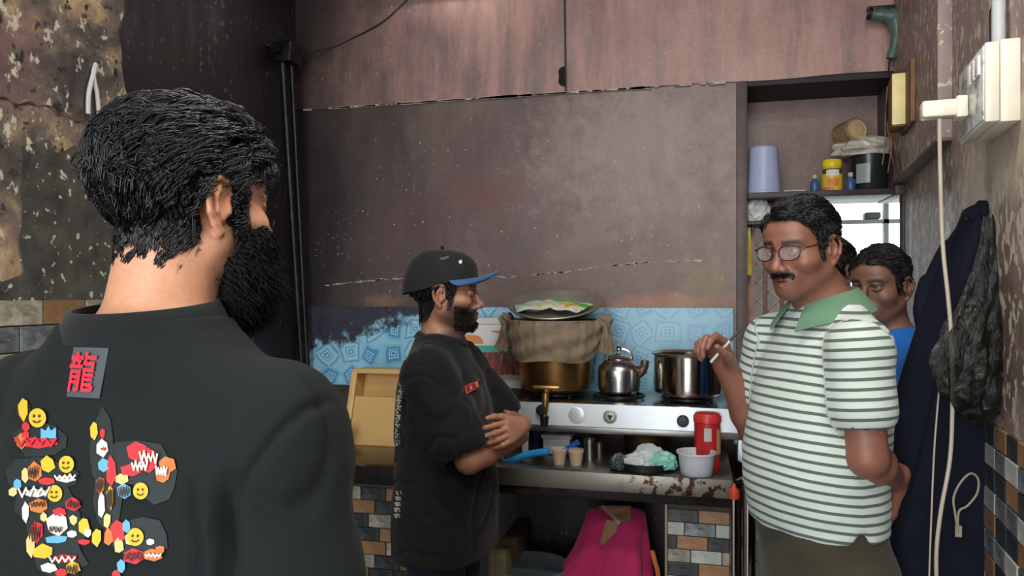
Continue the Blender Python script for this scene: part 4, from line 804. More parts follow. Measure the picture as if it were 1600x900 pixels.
def np_mesh(name, V, F, mats, parent=None, attrs=None, cols=None, smooth=True):
    me = bpy.data.meshes.new(name); n = F.shape[1]; me.vertices.add(len(V)); me.vertices.foreach_set('co', np.asarray(V, f32).ravel())
    me.loops.add(F.size); me.loops.foreach_set('vertex_index', F.astype(np.int32).ravel()); me.polygons.add(len(F))
    me.polygons.foreach_set('loop_start', np.arange(0, F.size, n, dtype=np.int32)); me.polygons.foreach_set('loop_total', np.full(len(F), n, np.int32))
    me.polygons.foreach_set('use_smooth', np.full(len(F), smooth)); me.update(calc_edges=True)
    for m in (mats if isinstance(mats, (list, tuple)) else [mats]): me.materials.append(m)
    for k, v in (attrs or {}).items(): me.attributes.new(k, 'FLOAT', 'POINT').data.foreach_set('value', np.asarray(v, f32))
    for k, v in (cols or {}).items(): me.attributes.new(k, 'FLOAT_COLOR', 'POINT').data.foreach_set('color', np.asarray(v, f32).ravel())
    return link(name, me, parent)
A3 = lambda p: np.array(p, float)
def cap(a, b, r1, r2=None):
    a, b = A3(a), A3(b); r2 = r1 if r2 is None else r2; ab = b-a; L = float(ab@ab)+1e-12; R = max(r1, r2)
    def f(X, Y, Z):
        t = np.clip(((X-a[0])*ab[0]+(Y-a[1])*ab[1]+(Z-a[2])*ab[2])/L, 0, 1)
        return np.sqrt((X-a[0]-t*ab[0])**2+(Y-a[1]-t*ab[1])**2+(Z-a[2]-t*ab[2])**2)-(r1+(r2-r1)*t)
    return f, np.minimum(a, b)-R, np.maximum(a, b)+R
def chain(pts, rs): return [cap(p, q, r, s) for p, q, r, s in zip(pts, pts[1:], rs, rs[1:])]
def ell(c, r):
    c, r = A3(c), A3(r)
    def f(X, Y, Z):
        x, y, z = X-c[0], Y-c[1], Z-c[2]; k0 = np.sqrt((x/r[0])**2+(y/r[1])**2+(z/r[2])**2); k1 = np.sqrt((x/r[0]**2)**2+(y/r[1]**2)**2+(z/r[2]**2)**2)
        return k0*(k0-1)/np.maximum(k1, 1e-6)
    return f, c-r, c+r
def xf(prim, M4):                      # place a primitive through a rigid + uniform-scale 4x4
    f, lo, hi = prim; M4 = np.array(M4); sc = np.cbrt(np.linalg.det(M4[:3, :3])); I = np.linalg.inv(M4)
    P = np.array([[x, y, z, 1] for x in (lo[0], hi[0]) for y in (lo[1], hi[1]) for z in (lo[2], hi[2])]) @ M4.T
    def g(X, Y, Z):
        q = [I[i, 0]*X+I[i, 1]*Y+I[i, 2]*Z+I[i, 3] for i in range(3)]; return f(*q)*sc
    return g, P[:, :3].min(0), P[:, :3].max(0)
def hermite(z, zk, vk):
    zk, vk = np.array(zk, float), np.array(vk, float); m = np.gradient(vk, zk); i = np.clip(np.searchsorted(zk, z)-1, 0, len(zk)-2)
    h = zk[i+1]-zk[i]; t = np.clip((z-zk[i])/h, 0, 1); return (2*t**3-3*t**2+1)*vk[i]+(t**3-2*t**2+t)*h*m[i]+(-2*t**3+3*t**2)*vk[i+1]+(t**3-t**2)*h*m[i+1]
def loft(keys, ex=2.3, twist=None):    # keys: z, half width, half depth, y centre[, x centre]
    K = np.array([tuple(k)+(0,)*(5-len(k)) for k in keys], float); zk = K[:, 0]
    def f(X, Y, Z):
        z = np.clip(Z, zk[0], zk[-1]); a, b, cy, cx = [hermite(z, zk, K[:, i]) for i in (1, 2, 3, 4)]
        r = (np.abs((X-cx)/a)**ex+np.abs((Y-cy)/b)**ex)**(1/ex); return np.maximum((r-1)*np.minimum(a, b), np.maximum(zk[0]-Z, Z-zk[-1]))
    return f, A3((K[:, 4]-K[:, 1]).min() if 0 else (-max(K[:, 1]+abs(K[:, 4])), (K[:, 3]-K[:, 2]).min(), zk[0])), A3((max(K[:, 1]+abs(K[:, 4])), (K[:, 3]+K[:, 2]).max(), zk[-1]))
def vnoise(P, s, seed=0):              # smooth value noise
    q = np.asarray(P)*s+seed*17.3; i = np.floor(q).astype(np.int64); f = q-i; f = f*f*(3-2*f); out = np.zeros(len(q))
    def h(a, b, c): n = (a*374761393+b*668265263+c*2147483647+seed*1274126177) & 0xffffffff; n = ((n ^ (n >> 13))*1274126177) & 0xffffffff; return ((n ^ (n >> 16)) & 0xffff)/65535-.5
    for a in (0, 1):
        for b in (0, 1):
            for c in (0, 1): out += h(i[:, 0]+a, i[:, 1]+b, i[:, 2]+c)*np.abs(1-a-f[:, 0])*np.abs(1-b-f[:, 1])*np.abs(1-c-f[:, 2])
    return out
def Rm(yaw=0, pitch=0, roll=0, t=(0, 0, 0), s=1):   # yaw about z (left +), pitch about x (up +), roll about y
    return np.array(Matrix.Translation(t) @ Matrix.Rotation(math.radians(yaw), 4, 'Z') @ Matrix.Rotation(math.radians(pitch), 4, 'X') @ Matrix.Rotation(math.radians(roll), 4, 'Y') @ Matrix.Scale(s, 4))
def tf(M4, p): p = np.asarray(p, float); return (np.c_[p.reshape(-1, 3), np.ones(p.size//3)] @ np.array(M4).T)[:, :3].reshape(p.shape)
# ---- the head, in its own frame: y forward, z up, eye line at z = 0
def head_prims(o={}):
    P = []; u = lambda p, k=.01, op='u': P.append((p, k, op)); jaw = o.get('jaw', 1); nose = o.get('nose', 1); ck = o.get('cheek', 1); mo = o.get('open', 0)
    u(ell((0, -.014, .036), (.0745, .096, .083))); u(ell((0, .012, -.02), (.066*ck, .074, .086)), .02); u(ell((0, .048, .042), (.06, .044, .046)), .02)
    for s in (1, -1):
        u(cap((s*.052*jaw, -.004, -.06), (s*.014, .062, -.102), .019, .018), .03); u(ell((s*.044*ck, .05, -.034), (.024*ck, .03, .024)), .02)
        u(cap((s*.041, .068, .019), (s*.011, .083, .016), .010, .0105), .012)
    u(ell((0, .072, -.1), (.022, .02, .018)), .018)
    for s in (1, -1): u(ell((s*.032, .096, -.002), (.017, .015, .0105)), .012, 's')
    for s in (1, -1):
        u(ell((s*.031, .0735, -.002), (.0128,)*3), .002)
        u(cap((s*.019, .0845, .0045), (s*.031, .0865, .007), .0036), .003); u(cap((s*.031, .0865, .007), (s*.044, .078, .003), .0036, .003), .003)
        u(cap((s*.020, .0835, -.0085), (s*.032, .0850, -.0115), .003), .003); u(cap((s*.032, .0850, -.0115), (s*.044, .078, -.006), .003), .003)
    u(cap((0, .084, .008), (0, .1055*nose, -.036), .0082, .0112), .009); u(ell((0, .110*nose, -.041), (.0115, .0118, .0105)), .006)
    for s in (1, -1): u(ell((s*.0135, .100, -.0455), (.0082, .0115, .0085)), .005); u(ell((s*.007, .107, -.054), (.004, .006, .004)), .003, 's')
    u(ell((0, .074, -.073), (.032, .022, .024)), .02)
    for s in (1, -1):
        u(cap((s*.003, .0975, -.0685), (s*.024, .084, -.0735), .0056, .003), .004); u(cap((s*.001, .0945, -.0815-mo), (s*.02, .084, -.0785-mo*.4), .0064, .003), .004)
    u(cap((-.022, .0965, -.0748-mo*.4), (.022, .0965, -.0748-mo*.4), .0012+mo*.35), .002, 's')
    er = o.get('ear', 1)
    for s in (1, -1):
        E = lambda y, z, x: (s*(.0705+x), -.008+y*er, -.014+z*er)
        u(ell(E(-.006, .002, .006), (.0062, .017, .027)), .004); u(ell(E(-.002, .001, .0125), (.006, .0085, .014)), .003, 's')
        pts = [E(.010, -.002, .004), E(.012, .014, .005), E(.006, .029, .008), E(-.007, .0335, .0115), E(-.020, .027, .015), E(-.0255, .010, .0165), E(-.022, -.010, .0145), E(-.013, -.023, .010), E(-.004, -.033, .006)]
        for c in chain(pts, [.0032, .0036, .0042, .0044, .0044, .0042, .0042, .0046, .0066]): u(c, .003)
        for c in chain([E(-.004, .022, .009), E(-.0125, .010, .0125), E(-.011, -.008, .0125), E(-.003, -.018, .009)], [.0028, .0032, .0032, .003]): u(c, .003)
        u(ell(E(.009, -.006, .0065), (.0045, .0045, .007)), .003)
    return P
HL = ([-.2, -.055, -.03, -.026, -.004, .002, .014, .03, .036, .062, .075, .2], [-.082, -.08, -.052, .012, .026, .008, -.034, -.034, .024, .05, .066, .072])
def hairline(y, q=None): return np.interp(y, *(q or HL))
def hand_prims(side, curl=(25, 30, 35, 40), spread=4, thumb=(35, 20), s=1.0, bend=None):
    # wrist at origin, fingers to +y, back of the hand to +z, thumb on the +x * side
    P = []; u = lambda p, k=.006: P.append((p, k, 'u'))
    u(cap((0, -.03, 0), (0, .01, 0), .024, .026), .012)
    for j, x in enumerate((.026, .009, -.009, -.026)): u(cap((side*x*.62, .012, 0), (side*x, .086-.004*abs(j-1), 0), .0155, .0125), .014)
    L = ((.043, .026, .021), (.047, .03, .022), (.044, .028, .021), (.035, .021, .019))
    for j, x in enumerate((.029, .0097, -.0097, -.028)):
        p = A3((side*x, .088-.005*abs(j-1), 0)); a = 0; sp = math.radians((1.5-j)*spread)*side
        for q in range(3):
            a += math.radians(curl[j]*(1.0, 1.25, .8)[q]); dr = A3((math.sin(sp)*math.cos(a), math.cos(sp)*math.cos(a), -math.sin(a))); e = p+dr*L[j][q]
            u(cap(p, e, (.0094, .0086, .0078)[q], (.0088, .0078, .0066)[q]), .004); p = e
    t0 = A3((side*.022, .022, -.006)); a1, a2 = map(math.radians, thumb)
    t1 = t0+A3((side*math.sin(a1)*math.cos(a2), math.cos(a1)*math.cos(a2), -math.sin(a2)))*.046; a1 *= .6
    t2 = t1+A3((side*math.sin(a1)*.8, math.cos(a1)*.9, -math.sin(a2)*1.2))*.031; t3 = t2+A3((side*math.sin(a1)*.3, math.cos(a1), -math.sin(a2)*1.2))*.024
    for p, q, r, r2 in ((t0, t1, .0165, .0115), (t1, t2, .0108, .0098), (t2, t3, .0096, .0078)): u(cap(p, q, r, r2), .007)
    return P
def frame(o, fwd, up, s=1):             # 4x4 with y along fwd, z near up
    f = A3(fwd)/np.linalg.norm(fwd); u = A3(up)-f*(A3(up)@f); u /= np.linalg.norm(u); x = np.cross(f, u); m = np.eye(4); m[:3, 0], m[:3, 1], m[:3, 2], m[:3, 3] = x*s, f*s, u*s, o; return m
# ---- hair made of thin tapered locks
def locks(name, P, rad, mat, parent, sides=3):
    N, S_, _ = P.shape; T = np.gradient(P, axis=1); T /= np.maximum(np.linalg.norm(T, axis=2, keepdims=True), 1e-9)
    up = np.where(np.abs(T[..., 2:3]) > .9, A3((1, 0, 0)), A3((0, 0, 1))); n1 = np.cross(T, up); n1 /= np.maximum(np.linalg.norm(n1, axis=2, keepdims=True), 1e-9); n2 = np.cross(T, n1)
    V = np.stack([P+(n1*math.cos(2*math.pi*k/sides)+n2*math.sin(2*math.pi*k/sides))*rad[..., None] for k in range(sides)], 2)
    b = (np.arange(N)[:, None, None]*S_*sides+np.arange(S_-1)[None, :, None]*sides); k = np.arange(sides)[None, None, :]; k2 = (k+1) % sides
    F = np.stack([b+k, b+k2, b+sides+k2, b+sides+k], 3).reshape(-1, 4); return np_mesh(name, V.reshape(-1, 3), F, mat, parent)
def grow(roots, nrm, flow, length, steps, rad, lift=.012, curl=.002, freq=3.0, clump=40, seed=1, c0=(0, -.014, .036), er=(.0745, .096, .083), drop=.0, wave=0, level=None):
    # roots, nrm: head frame; flow(p) -> wanted direction; locks ride on the skull ellipsoid and lift off it
    r = np.random.default_rng(seed); N = len(roots); c0, er = A3(c0), A3(er); P = np.zeros((N, steps, 3)); p = roots+nrm*.001; L = length*r.uniform(.65, 1.25, N); lv = np.zeros(N)
    ph = r.uniform(0, 6.28, N); lf = lift*r.uniform(.25, 1.4, N); gi = r.choice(N, min(clump, N), replace=False); g = ((roots[:, None]-roots[gi][None])**2).sum(2).argmin(1); clump = len(gi); gp = r.uniform(0, 6.28, clump)[g]; gd = r.normal(0, .15, (clump, 3))[g]
    k0 = np.linalg.norm((roots-c0)/er, axis=1)
    for i in range(steps):
        P[:, i] = p; d = flow(p)+gd+r.normal(0, .03, (N, 3)); n = (p-c0)/er**2; n[:, 2] *= np.clip((p[:, 2]+.01)/.05, 0, 1); n /= np.linalg.norm(n, axis=1)[:, None]
        d = d-n*(d*n).sum(1)[:, None]*.92; d[:, 2] -= drop; d /= np.maximum(np.linalg.norm(d, axis=1)[:, None], 1e-6); p = p+d*(L/(steps-1))[:, None]
        k = np.linalg.norm((p-c0)/er, axis=1); tgt = k0+(lf*math.sin(min(1, (i+1)/(steps-1)*1.2)*math.pi*.75))/er.mean(); free = (p[:, 2] < -.045) | (k > 1.5)
        p = np.where(free[:, None], p, c0+(p-c0)*(np.maximum(tgt, .99)/np.maximum(k, 1e-6))[:, None])
    t = np.linspace(0, 1, steps)[None, :]; P = P+(P[gi[g]]-roots[gi[g]][:, None]*.0-P)*(.5*t**1.2)[..., None]; T = np.gradient(P, axis=1); T /= np.maximum(np.linalg.norm(T, axis=2, keepdims=True), 1e-9); n1 = np.cross(T, A3((.3, .2, 1.0))); n1 /= np.maximum(np.linalg.norm(n1, axis=2, keepdims=True), 1e-9); n2 = np.cross(T, n1)
    cu = curl if np.ndim(curl) else np.full(N, curl); am = (cu[:, None]*np.minimum(1, t*2.5))[..., None]
    P = P+am*(n1*np.cos(freq*6.28*t+gp[:, None]+.1*ph[:, None])[..., None]+n2*np.sin(freq*6.28*t+gp[:, None]+.16*ph[:, None])[..., None])
    rd = rad*r.uniform(.7, 1.25, N)[:, None]*(1-t**2.2*.8); return P, rd
m_hair = NT('black_hair'); m_hair.p(Base_Color=m_hair.ramp(m_hair.noise(30, 3), [(.3, S(12, 12, 14)), (.7, S(30, 28, 30))]), Roughness=.4); m_hair.b.inputs['Specular IOR Level'].default_value = .6; m_hair = m_hair.m
m_hair2 = NT('dark_brown_hair'); m_hair2.p(Base_Color=m_hair2.ramp(m_hair2.noise(30, 3), [(.3, S(20, 17, 15)), (.7, S(42, 36, 30))]), Roughness=.42); m_hair2 = m_hair2.m
m_beard = M('beard_hair', S(17, 16, 17), .6, var=.3, spec=.25)
def skin_mat(name, rough=.48):
    t = NT(name); a = t.attr('Col'); n = t.noise(120, 4, .6); c = t.mix(.28, a.outputs['Color'], t.ramp(n, [(.3, .3), (.7, .62)]), 'OVERLAY')
    c = t.mix(t.ramp(t.noise(17, 3), [(.4, 0), (.75, .22)]), c, t.mix(1, c, (.9, .55, .45, 1), 'MULTIPLY'))
    t.p(Base_Color=c, Roughness=rough); t.b.inputs['Subsurface Weight'].default_value = .12; t.b.inputs['Subsurface Radius'].default_value = (.012, .005, .003); t.b.inputs['Subsurface Scale'].default_value = .6
    t.bump(n, .12, .002); return t.m
m_skin = skin_mat('skin')
def paint(V, H, o):                     # skin colours that belong to the person: lips, brows, eyes, shaved and hairy skin
    base = A3(o['skin'][:3]); h = tf(np.linalg.inv(H), V); C = np.tile(base, (len(V), 1)); x, y, z = np.abs(h[:, 0]), h[:, 1], h[:, 2]
    def put(mask, col, a=1.0): w_ = (np.clip(mask, 0, 1)*a)[:, None]; C[:] = C*(1-w_)+A3(col[:3])*w_
    sm = lambda a, b, v: np.clip((v-a)/(b-a), 0, 1); near = (np.abs(h) < .2).all(1)
    front = sm(.02, .06, y)*near
    put(front*sm(.03, .012, np.hypot((x-.032)/1.2, z+.004)), base*.62, .45)                               # darker skin round the eyes
    put(near*sm(.03, -.01, np.abs(x-.075))*sm(.05, .03, np.hypot(y+.01, z+.012)), base*A3((1.02, .8, .72)), .4)
    st = o.get('stubble', 0)
    if st: put(near*sm(-.036, -.056, z-.35*np.maximum(0, x-.045)+.25*np.maximum(0, .03-y)*0)*sm(-.02, .02, y)*(1-front*sm(.031, .024, x)*sm(-.058, -.05, z)), o.get('beardcol', (.03, .024, .022)), st)
    mu = o.get('mustache', 0)
    if mu: put(front*sm(.034, .026, x)*sm(-.072, -.067, z+.12*x)*sm(-.050, -.056, z-.1*x*0), (.016, .013, .012), mu)
    lip = o.get('lip', base*A3((.72, .5, .48))); put(front*sm(.0275, .023, x)*sm(-.0885, -.0855, z)*sm(-.062, -.065, z+.25*x)*sm(.084, .088, y+.14*x), lip, .85)
    put(front*sm(.022, .019, x)*sm(.0022, .0008, np.abs(z+.0748+o.get('open', 0)*.4)), (.03, .015, .012), .8)
    bz = .0185-.10*np.maximum(0, x-.03)+.05*np.minimum(0, x-.03); put(front*sm(.0065, .004, np.abs(z-bz-.001))*sm(.009, .013, x)*sm(.053, .046, x), (.014, .012, .011), o.get('brow', .85))
    eye = front*sm(.0135, .0126, np.sqrt((x-.031)**2+(y-.0735)**2+(z+.002)**2))*sm(.016, .013, x-.031)
    put(eye*(y > .078)*sm(.0066, .0052, z+.001)*sm(-.0096, -.0082, z+.001), (.42, .38, .35), 1)
    gx = o.get('gaze', 0); ix = h[:, 0]-np.sign(h[:, 0])*.031-gx; put(eye*(y > .08)*sm(.0062, .0052, np.hypot(ix, z+.0015)), (.012, .008, .006), 1)
    put(front*sm(.0028, .0012, np.abs(z-.0062-.0*x))*sm(.016, .013, np.abs(x-.031)), (.015, .012, .01), .8)
    hm = sm(-.004, .006, z-hairline(y, o.get('hl')))*near*(1-sm(.071, .0765, x)*sm(.03, .024, np.hypot(y+.012, z+.014)))
    put(hm, o.get('haircol', (.012, .011, .012)), o.get('scalp', .97)); return np.c_[C, np.ones(len(V))], h, hm
# ------------------------------------------------------------------ building one person
def person(label, px, d, phi, s, joints, opt, fine=.0032, coarse=.009, group=None, hands=True):
    """joints in the person's frame (x right, y forward, z up, metres at scale 1); phi = heading on the ground, 0 = picture right, 90 = away"""
    base = at(px, HOR, d); H = Rm(opt.get('yaw', 0), opt.get('pitch', 0), opt.get('roll', 0), opt.get('head', (0, .03, 1.61)), opt.get('hs', 1)); J = joints
    fx = [(-.1+H[0, 3], .1+H[0, 3], fine)]; fy = [(-.125+H[1, 3], .125+H[1, 3], fine)]; fz = [(H[2, 3]-.14, H[2, 3]+.13, fine)]
    hp_ = []
    for key in ('handR', 'handL'):
        if key in J:
            M4, kw = J[key]; hp_.append((M4, kw)); c = tf(M4, (0, .07, -.015)); hf = kw.get('fine', .0036)
            for lst, q in ((fx, 0), (fy, 1), (fz, 2)): lst.append((c[q]-.085, c[q]+.085, hf))
    allp = np.array([p for k in ('armR', 'armL') for p in J[k]]); lo = np.minimum(allp.min(0)-.13, (-.25, -.22, 0)); hi = np.maximum(allp.max(0)+.13, (.25, .22, H[2, 3]+.15))
    Fd = Field(axis(lo[0], hi[0], coarse, fx), axis(lo[1], hi[1], coarse, fy), axis(-.02, hi[2], coarse*1.6, fz+[(.8, H[2, 3], coarse)]))
    bw = opt.get('bw', 1); belly = opt.get('belly', 0)
    Fd.add(loft([(.80, .15, .095, -.02), (.92, .165*bw, .11+belly*.3, -.01+belly*.3), (1.06, .145*bw, .10+belly*.7, belly*.6), (1.2, .155*bw, .11+belly*.4, belly*.3), (1.32, .16*bw, .10, -.01), (1.40, .11, .07, -.02), (1.46, .05, .05, -.02)]), .02)
    for sx, k in ((1, 'armR'), (-1, 'armL')):
        a = J[k]; Fd.add(cap((sx*.045, -.02, 1.425), (a[0][0]*.8, a[0][1], a[0][2]-.01), .042, .044), .04); ar = opt.get('arm', 1)
        Fd.add(cap(a[0], a[1], .048*ar, .042*ar), .03); m = A3(a[1])*.72+A3(a[2])*.28; Fd.add(cap(a[1], m, .041*ar, .043*ar), .012); Fd.add(cap(m, a[2], .043*ar, .027*ar), .012)
        Fd.add(cap((sx*.09, -.01, .86), (sx*.10, .0, .48), .078, .054), .03); Fd.add(cap((sx*.10, 0, .48), (sx*.105, -.02, .09), .05, .036), .02); Fd.add(cap((sx*.105, -.03, .045), (sx*.115, .13, .03), .035, .028), .02)
    nb = tf(H, (0, -.028, -.055)); Fd.add(cap(nb, (0, -.018, 1.42), opt.get('neck', .054), opt.get('neck', .054)+.006), .03)
    Fd.add(cap(tf(H, (0, .02, -.075)), (0, .03, 1.43), .036, .03), .03)
    for p, k, op in head_prims(opt): Fd.add(xf(p, H), k, op)
    for M4, kw in hp_:
        for p, k, op in hand_prims(**{a: b for a, b in kw.items() if a != 'fine'}): Fd.add(xf(p, M4), k, op)
    V, F = Fd.mesh(1); Cc, hh, hm = paint(V, H, opt)
    o = np_mesh('person', V*s, F, m_skin, None, cols={'Col': Cc}); o.location = (base.x, base.y, 0); o.rotation_euler = (0, 0, TH+math.radians(phi)-math.pi/2)
    tag(o, label, 'person', group); bpy.context.view_layer.update()
    return dict(o=o, H=H, V=V, F=F, h=hh, hm=hm, N=normals(V, F), s=s, J=J, opt=opt)
def add_hair(p, n, flow, length, steps, rad, name='hair', mask=None, mat=None, seed=1, **kw):
    r = np.random.default_rng(seed); m = p['hm'] if mask is None else mask; A = np.linalg.norm(np.cross(p['V'][p['F'][:, 2]]-p['V'][p['F'][:, 0]], p['V'][p['F'][:, 3]]-p['V'][p['F'][:, 1]]), axis=1)/2
    w_ = A*(m[p['F']].mean(1) > .5); f = r.choice(len(A), n, p=w_/w_.sum()); q = r.dirichlet((1, 1, 1, 1), n); R_ = (p['h'][p['F'][f]]*q[..., None]).sum(1); Hi = np.linalg.inv(p['H'])[:3, :3]*p['opt'].get('hs', 1)
    Nn = p['N'][p['F'][f, 0]] @ Hi.T; cu = kw.pop('curl', .001); cu = cu(R_) if callable(cu) else cu; Ln = length(R_) if callable(length) else length
    P, rd = grow(R_, Nn, flow, Ln, steps, rad, curl=cu, seed=seed, **kw); return locks(name, tf(p['H'], P)*p['s'], rd*p['s'], mat or m_hair, p['o'])
def cloth(p, prims, name, mat, h=.006, smooth=2, wrinkle=None, attr=None, fine=None, col=None):
    lo = np.min([q[0][1] for q in prims if q[2] == 'u'], 0)-.03; hi = np.max([q[0][2] for q in prims if q[2] == 'u'], 0)+.03
    Fd = Field(*[axis(lo[i], hi[i], h, []) for i in range(3)])
    for q, k, op in prims: Fd.add(q, k, op)
    V, F = Fd.mesh(smooth); 
    if wrinkle is not None: V = V+normals(V, F)*wrinkle(V)[:, None]
    return np_mesh(name, V*p['s'], F, mat, p['o'], attrs={k: f(V) for k, f in (attr or {}).items()})
def creases(V, amp, scale, stretch, seed, rot=0, wd=.05):   # narrow valleys along the zero lines of a stretched noise
    c, q = math.cos(rot), math.sin(rot); U = np.stack([V[:, 0]*c+V[:, 2]*q, V[:, 1], -V[:, 0]*q+V[:, 2]*c], 1)*A3(stretch); n = vnoise(U, scale, seed); return -amp*np.exp(-(n/wd)**2)
def fabric(name, col, rough=.85, bump=.25, var=.12, sheen=.12):
    t = NT(name); t.p(Base_Color=t.ramp(t.noise(7, 4), [(.3, tuple(c*(1-var) for c in col[:3])+(1,)), (.7, tuple(min(1, c*(1+var)) for c in col[:3])+(1,))]), Roughness=rough)
    t.b.inputs['Sheen Weight'].default_value = sheen; t.b.inputs['Specular IOR Level'].default_value = .25; t.bump(t.noise(420, 2), bump, .002); return t.m
def trousers(p, mat, keys, leg=1.0, name='trousers', knee=.48):
    pr = [(loft(keys), .02, 'u')]
    for sx in (1, -1): pr += [(cap((sx*.092, -.008, .84), (sx*.104, .002, knee), .092*leg, .075*leg), .03, 'u'), (cap((sx*.104, .002, knee), (sx*.107, -.02, .10), .072*leg, .062*leg), .02, 'u')]
    wr = lambda V: .012*vnoise(V*A3((1, 1, .6)), 9, 3)+.006*vnoise(V, 22, 5)
    return cloth(p, pr, name, mat, .011, 1, wr)
def shoes(p, mat):
    for sx in (1, -1):
        pr = [(cap((sx*.105, -.04, .045), (sx*.118, .14, .035), .046, .042), .02, 'u'), (cap((sx*.105, -.03, .05), (sx*.107, -.02, .11), .045, .05), .02, 'u')]
        cloth(p, pr, 'shoe', mat, .009, 1)
def neckband(p, c, ra, rb, hgt, mat, tilt=12, name='collar', th=.006, out=.012):
    M4 = Matrix.Translation(c) @ Matrix.Rotation(math.radians(tilt), 4, 'X'); bm = B(); prof = [(1+out/ra, 0), (1+.006/ra, hgt*.6), (1, hgt), (1-th/ra, hgt), (1-th/ra+.003, 0)]
    rings = []
    for q, z in prof: rings.append([bm.verts.new((M4 @ Vector((ra*q*math.cos(a), rb*q*math.sin(a), z)))*p['s']) for a in np.linspace(0, 2*math.pi, 56, endpoint=False)])
    for A_, B_ in zip(rings, rings[1:]):
        for k in range(56): bm.faces.new((A_[k], A_[(k+1) % 56], B_[(k+1) % 56], B_[k]))
    return finish(bm, name, mat, p['o'], angle=70)
# ------------------------------------------------------------------ the people
UPD = lambda: bpy.context.view_layer.update()
def hang(side, w, fwd=(0, .15, -1), curl=(25, 30, 34, 38)):
    return frame(w, fwd, (side, 0, 0)), dict(side=-side, curl=curl, fine=.006)
m_tee = fabric('black_jersey', S(23, 25, 27)); m_sweat = fabric('faded_black_sweatshirt', S(24, 29, 30), .85, .3, .14, .03); m_rib = fabric('black_rib_knit', S(22, 25, 27))
m_jeans = fabric('dark_blue_denim', S(40, 48, 66)); m_olive = fabric('olive_trousers', S(66, 62, 46)); m_grey = fabric('grey_shirt', S(84, 78, 76)); m_shoe = M('dark_shoe_leather', S(36, 32, 30), .4)
def fold_noise(V, a, s, st, seed): return a*vnoise(V*A3(st), s, seed)
# ---- A: man seen from behind in the black sweatshirt
aR = ((.19, -.02, 1.345), (.255, -.05, 1.08), (.25, .03, .84)); aL = tuple((-x, y, z) for x, y, z in aR)
A = person('bearded man with wavy black hair seen from behind in a black printed sweatshirt', 258, .89, 66, 1.0, dict(armR=aR, armL=aL, handR=hang(1, aR[2]), handL=hang(-1, aL[2])),
    dict(skin=S(214, 158, 124), yaw=-11, pitch=1, hs=.95, head=(.012, .03, 1.618), neck=.058, stubble=.9, mustache=.9, haircol=(.008, .008, .009), hl=([-.2, -.055, -.03, -.026, -.004, .002, .014, .036, .04, .062, .075, .2], [-.07, -.066, -.046, .012, .034, .02, -.06, -.06, .024, .05, .066, .072])), fine=.0024)
sp = [(loft([(.66, .20, .145, -.01), (.74, .215, .16, -.01), (.95, .21, .155, -.01), (1.15, .212, .152, -.012), (1.24, .212, .15, -.016), (1.32, .195, .132, -.02), (1.39, .145, .105, -.022), (1.438, .108, .094, -.024), (1.464, .088, .085, -.024)], 2.4), .02, 'u')]
for sx in (1, -1):
    q = aR if sx > 0 else aL
    sp += [(cap((sx*.06, -.022, 1.415), (sx*.185, -.024, 1.345), .05, .074), .06, 'u'), (cap((sx*.185, -.024, 1.345), q[1], .078, .075), .035, 'u'), (cap(q[1], q[2], .077, .05), .03, 'u')]
def wrA(V):
    arm = np.clip((np.abs(V[:, 0])-.16)/.08, 0, 1); pit = np.exp(-((np.abs(V[:, 0])-.2)/.06)**2-((V[:, 2]-1.2)/.14)**2)
    return (.007*vnoise(V*A3((1.6, 1.6, .5)), 11, 1)+.006*vnoise(V*A3((1, 1, .9)), 6, 2))*(.35+.65*np.maximum(arm, pit))+arm*.008*vnoise(V*A3((.5, .8, 1.5)), 13, 4)+.0012*vnoise(V, 60, 7)+creases(V, .006, 7, (1, 1, .55), 9, .5)*(.15+.85*np.maximum(arm, pit))+foldsA(V)
def foldsA(V):
    ax, z = np.abs(V[:, 0]), V[:, 2]; bk = np.clip(-V[:, 1]/.03, 0, 1); g = lambda x0, wd: np.exp(-((ax-x0)/wd)**2)
    o = -.022*g(.208+.06*(1.3-z), .009)*np.clip((1.335-z)/.05, 0, 1)+.010*g(.19+.05*(1.3-z), .013)*np.clip((1.33-z)/.05, 0, 1)
    o += -.012*g(.182+.03*(1.3-z)-.25*np.maximum(0, z-1.26), .008)*np.clip((1.325-z)/.03, 0, 1)*np.clip((z-1.1)/.05, 0, 1)
    u = np.clip((z-1.30)/.11, 0, 1); o += -.006*g(.210+.055*u**.8, .005)*(z > 1.30)*(z < 1.405)
    return o*bk
swt = cloth(A, sp, 'sweatshirt', m_sweat, .0058, 1, wrA)
neckband(A, (0, -.024, 1.456), .082, .081, .032, m_rib, 7, 'collar', out=.012)
trousers(A, m_jeans, [(.78, .17, .12, -.01), (.92, .178, .128, -.01), (1.0, .165, .115, -.005)]); shoes(A, m_shoe)
def flowA(p):
    x, y, z = p[:, 0], p[:, 1], p[:, 2]; f = np.stack([.15*np.sign(x)+.0*x, -np.clip((z+.05)/.09, .0, 1.1), -np.clip(1.1-(z-.02)/.08, .12, 1.3)], 1); fr = np.clip((y-.045)/.03, 0, 1)[:, None]
    return f*(1-fr)+np.stack([x*4, .5+0*x, .25-.6*(z < .07)], 1)*fr
lenA = lambda R_: np.where((np.abs(R_[:, 1]+.002) < .03)*(R_[:, 2] < .05), .02, np.where(R_[:, 1] > .045, .045, np.where(R_[:, 2] > -.02, .08, .036)))
curA = lambda R_: np.where(R_[:, 1] > .045, .0065, np.where(R_[:, 2] < .02, .0045, .0032))
add_hair(A, 10000, flowA, lenA, 13, .00085, lift=.014, curl=curA, freq=1.35, clump=230, seed=3, drop=.05)
fr = A['hm']*(A['h'][:, 1] > .03)*(A['h'][:, 2] > .05)
